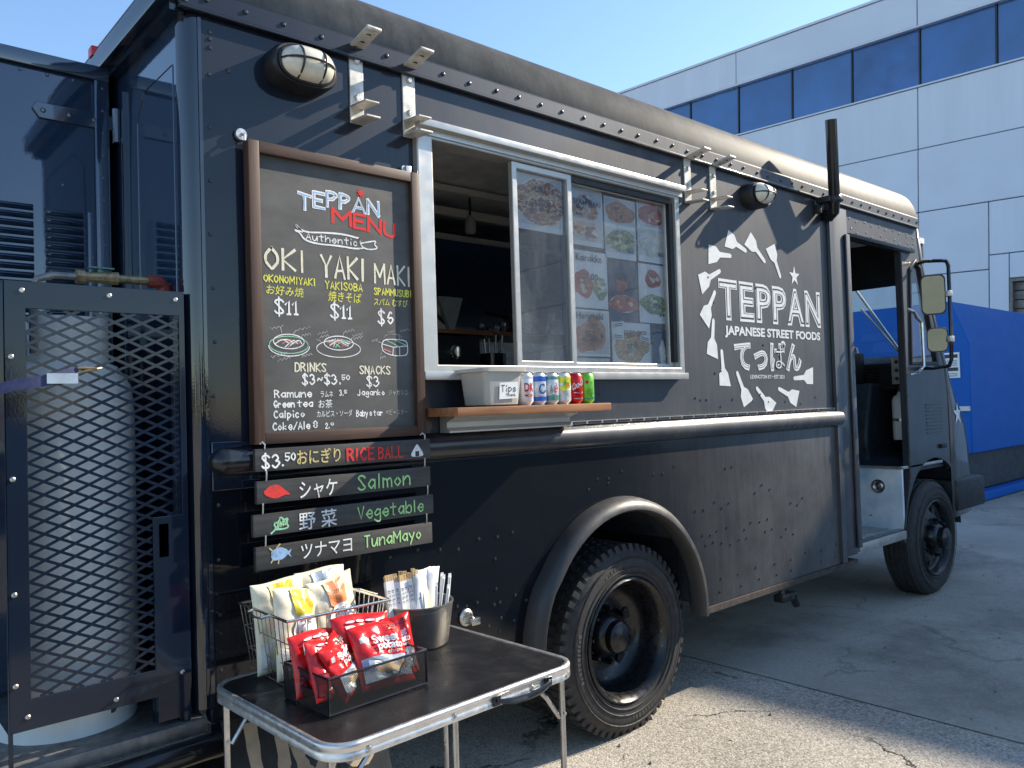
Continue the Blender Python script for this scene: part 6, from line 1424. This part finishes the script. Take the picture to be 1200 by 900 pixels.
# -- metal bucket with chopsticks, napkins and straws
BC = (.590, -.235)
bu = thing('metal_bucket', 'round brushed metal bucket of chopsticks and straws on the table', 'bucket', (BC[0], BC[1], TZ))
b = MB(); b.lathe([(.001, .002), (.088, .002), (.091, .006), (.108, .122), (.1105, .124), (.1105, .129), (.107, .129), (.106, .124), (.089, .01), (.001, .008)], (BC[0], BC[1], TZ), n=56); b.build('pail', 'bucket', bu, smooth=40)
b = MB(); b.lathe([(.102, .108), (.1065, .110), (.1065, .114), (.103, .116)], (BC[0], BC[1], TZ), n=56); b.build('band', 'bucket', bu)
random.seed(5)
n_ = 0
for i in range(16):
    col, row = i % 8, i // 8
    a_ = (col - 3.5) * .0142; x = BC[0] - .050 + a_ * 1.12 + row * .006; y = BC[1] - .030 + row * .016 + a_ * .10 + random.uniform(-.003, .003)
    lx, ly = -.06 + a_ * .25 + random.uniform(-.012, .012), .05 + random.uniform(-.02, .02); h_ = .212 + random.uniform(-.005, .005)
    k = thing('chopsticks', 'paper wrapped pair of wooden chopsticks packed upright in the metal bucket', 'chopsticks', (x, y, TZ + .01), random.uniform(-.4, .2), 'wrapped chopsticks in the bucket')
    f = lambda u, v, w: (u + lx * v, w + ly * v, TZ + .01 + v)
    b = MB(); b.prism([(-.0068, .0), (.0068, .0), (.0072, h_ - .018), (-.0072, h_ - .018)], f, -.003, .003); sl2 = b.build('sleeve', 'paper_sleeve' if False else 'bag_white', k, org=(0, 0, TZ + .01))
    b = MB(); b.prism([(-.0060, h_ - .018), (-.0006, h_ - .018), (-.0006, h_), (-.0060, h_)], f, -.0024, .0024); b.prism([(.0006, h_ - .018), (.0060, h_ - .018), (.0060, h_), (.0006, h_)], f, -.0024, .0024); b.build('sticks', 'bamboo', k, org=(0, 0, TZ + .01))
    if row == 0:
        b = MB(); vs, fs = glyphs('おてもと', .010, .0); b.add([f(-.004 + v * .8, .175 - u * .9, -.0036) for u, v in vs], fs); b.build('lettering', 'ink', k, org=(0, 0, TZ + .01), smooth=0)
for i in range(3):
    k = thing('napkin', 'pale folded paper napkin between the chopsticks and the straws', 'napkin', (BC[0] + .008 + i * .008, BC[1] - .01, TZ + .012), .25 - i * .1, 'folded napkins in the bucket')
    b = MB(); n2 = 10; vs = []
    for j in range(n2 + 1):
        v = .205 * j / n2
        for u in (-.034, -.012, .012, .036): vs.append((u * (1 + .35 * j / n2) + .05 * v, .012 * math.sin(u * 60 + i) * (j / n2) + i * .006, TZ + .012 + v + .012 * u * 8))
    b.add(vs, [(j * 4 + q, j * 4 + q + 1, j * 4 + q + 5, j * 4 + q + 4) for j in range(n2) for q in range(3)])
    o_ = b.build('sheet', ['bag_white', 'skin_cream', 'bag_white'][i], k, org=(0, 0, TZ + .012), smooth=80); sd = o_.modifiers.new('thickness', 'SOLIDIFY'); sd.thickness = .0012
for i in range(9):
    a_ = random.uniform(-1.2, 1.2); r_ = random.uniform(.03, .075); x = BC[0] + .02 + r_ * math.cos(a_); y = BC[1] + r_ * math.sin(a_) * .8
    k = thing('straw', 'white paper wrapped straw leaning in the metal bucket', 'straw', (x, y, TZ + .01), 0, 'wrapped straws in the bucket')
    h_ = random.uniform(.15, .195); dx_, dy_ = (x - BC[0]) * .22 + random.uniform(-.01, .02), (y - BC[1]) * .3
    b = MB(); b.tube([(x, y, TZ + .012), (x + dx_, y + dy_, TZ + .012 + h_)], .0045, 8); b.build('tube', 'bag_white', k)
    b = MB(); b.prism([(-.006, 0), (.006, 0), (.005, .012), (-.005, .012)], lambda u, v, w: (x + dx_ * (1 + v * 4) + u, y + dy_ + w, TZ + .011 + h_ + v), -.0006, .0006); b.build('wrapper_end', 'bag_white', k)

# ================================================================== IN THE CAB
sp = thing('loudspeaker', 'black portable loudspeaker with a silver handle sitting on the engine cover in the cab', 'loudspeaker', (5.12, .55, 1.51))
b = MB(); b.box(5.03, 5.19, .46, .80, 1.505, 1.735, bev=.018); b.build('cabinet', 'black_matte', sp)
F = lambda u, v, w: (5.03 - w, u, v)
b = MB(); b.lathe([(.085, -.001), (.085, -.008), (.074, -.010), (.045, .0), (.02, -.006), (.001, -.008)], (5.03, .62, 1.615), 'x', 28); b.build('cone', 'black_gloss', sp)
b = MB(); b.tube([(5.10, .47, 1.73), (5.10, .48, 1.765), (5.10, .60, 1.775), (5.10, .72, 1.77), (5.10, .78, 1.73)], .011, 8); b.build('handle', 'alu', sp)
b = MB(); b.lathe([(.018, -.009), (.018, -.012), (.001, -.012)], (5.03, .62, 1.615), 'x', 14); b.build('badge', 'steel', sp)
ex = thing('fire_extinguisher', 'small white fire extinguisher fixed inside the cab doorway', 'fire extinguisher', (4.93, .105, 1.10))
b = MB(); b.lathe([(.001, 0), (.05, .0), (.055, .01), (.055, .27), (.045, .30), (.02, .315), (.016, .34), (.001, .34)], (4.93, .105, 1.10), n=28); b.build('cylinder', 'white_plastic', ex, smooth=50)
b = MB(); b.box(4.90, 4.98, .095, .115, 1.435, 1.45, bev=.003); b.box(4.91, 4.97, .097, .113, 1.46, 1.472, bev=.003); b.tube([(4.93, .105, 1.42), (4.93, .105, 1.46)], .012, 8); b.build('trigger', 'black_matte', ex)
b = MB(); b.lathe([(.0555, .13), (.0565, .13), (.0565, .15), (.0555, .15)], (4.93, .105, 1.10), n=28); b.box(4.95, 5.2, .14, .165, 1.2, 1.26); b.build('clamp', 'steel', ex)

bpy.data.objects.remove(_fo)
bpy.data.curves.remove(_font)
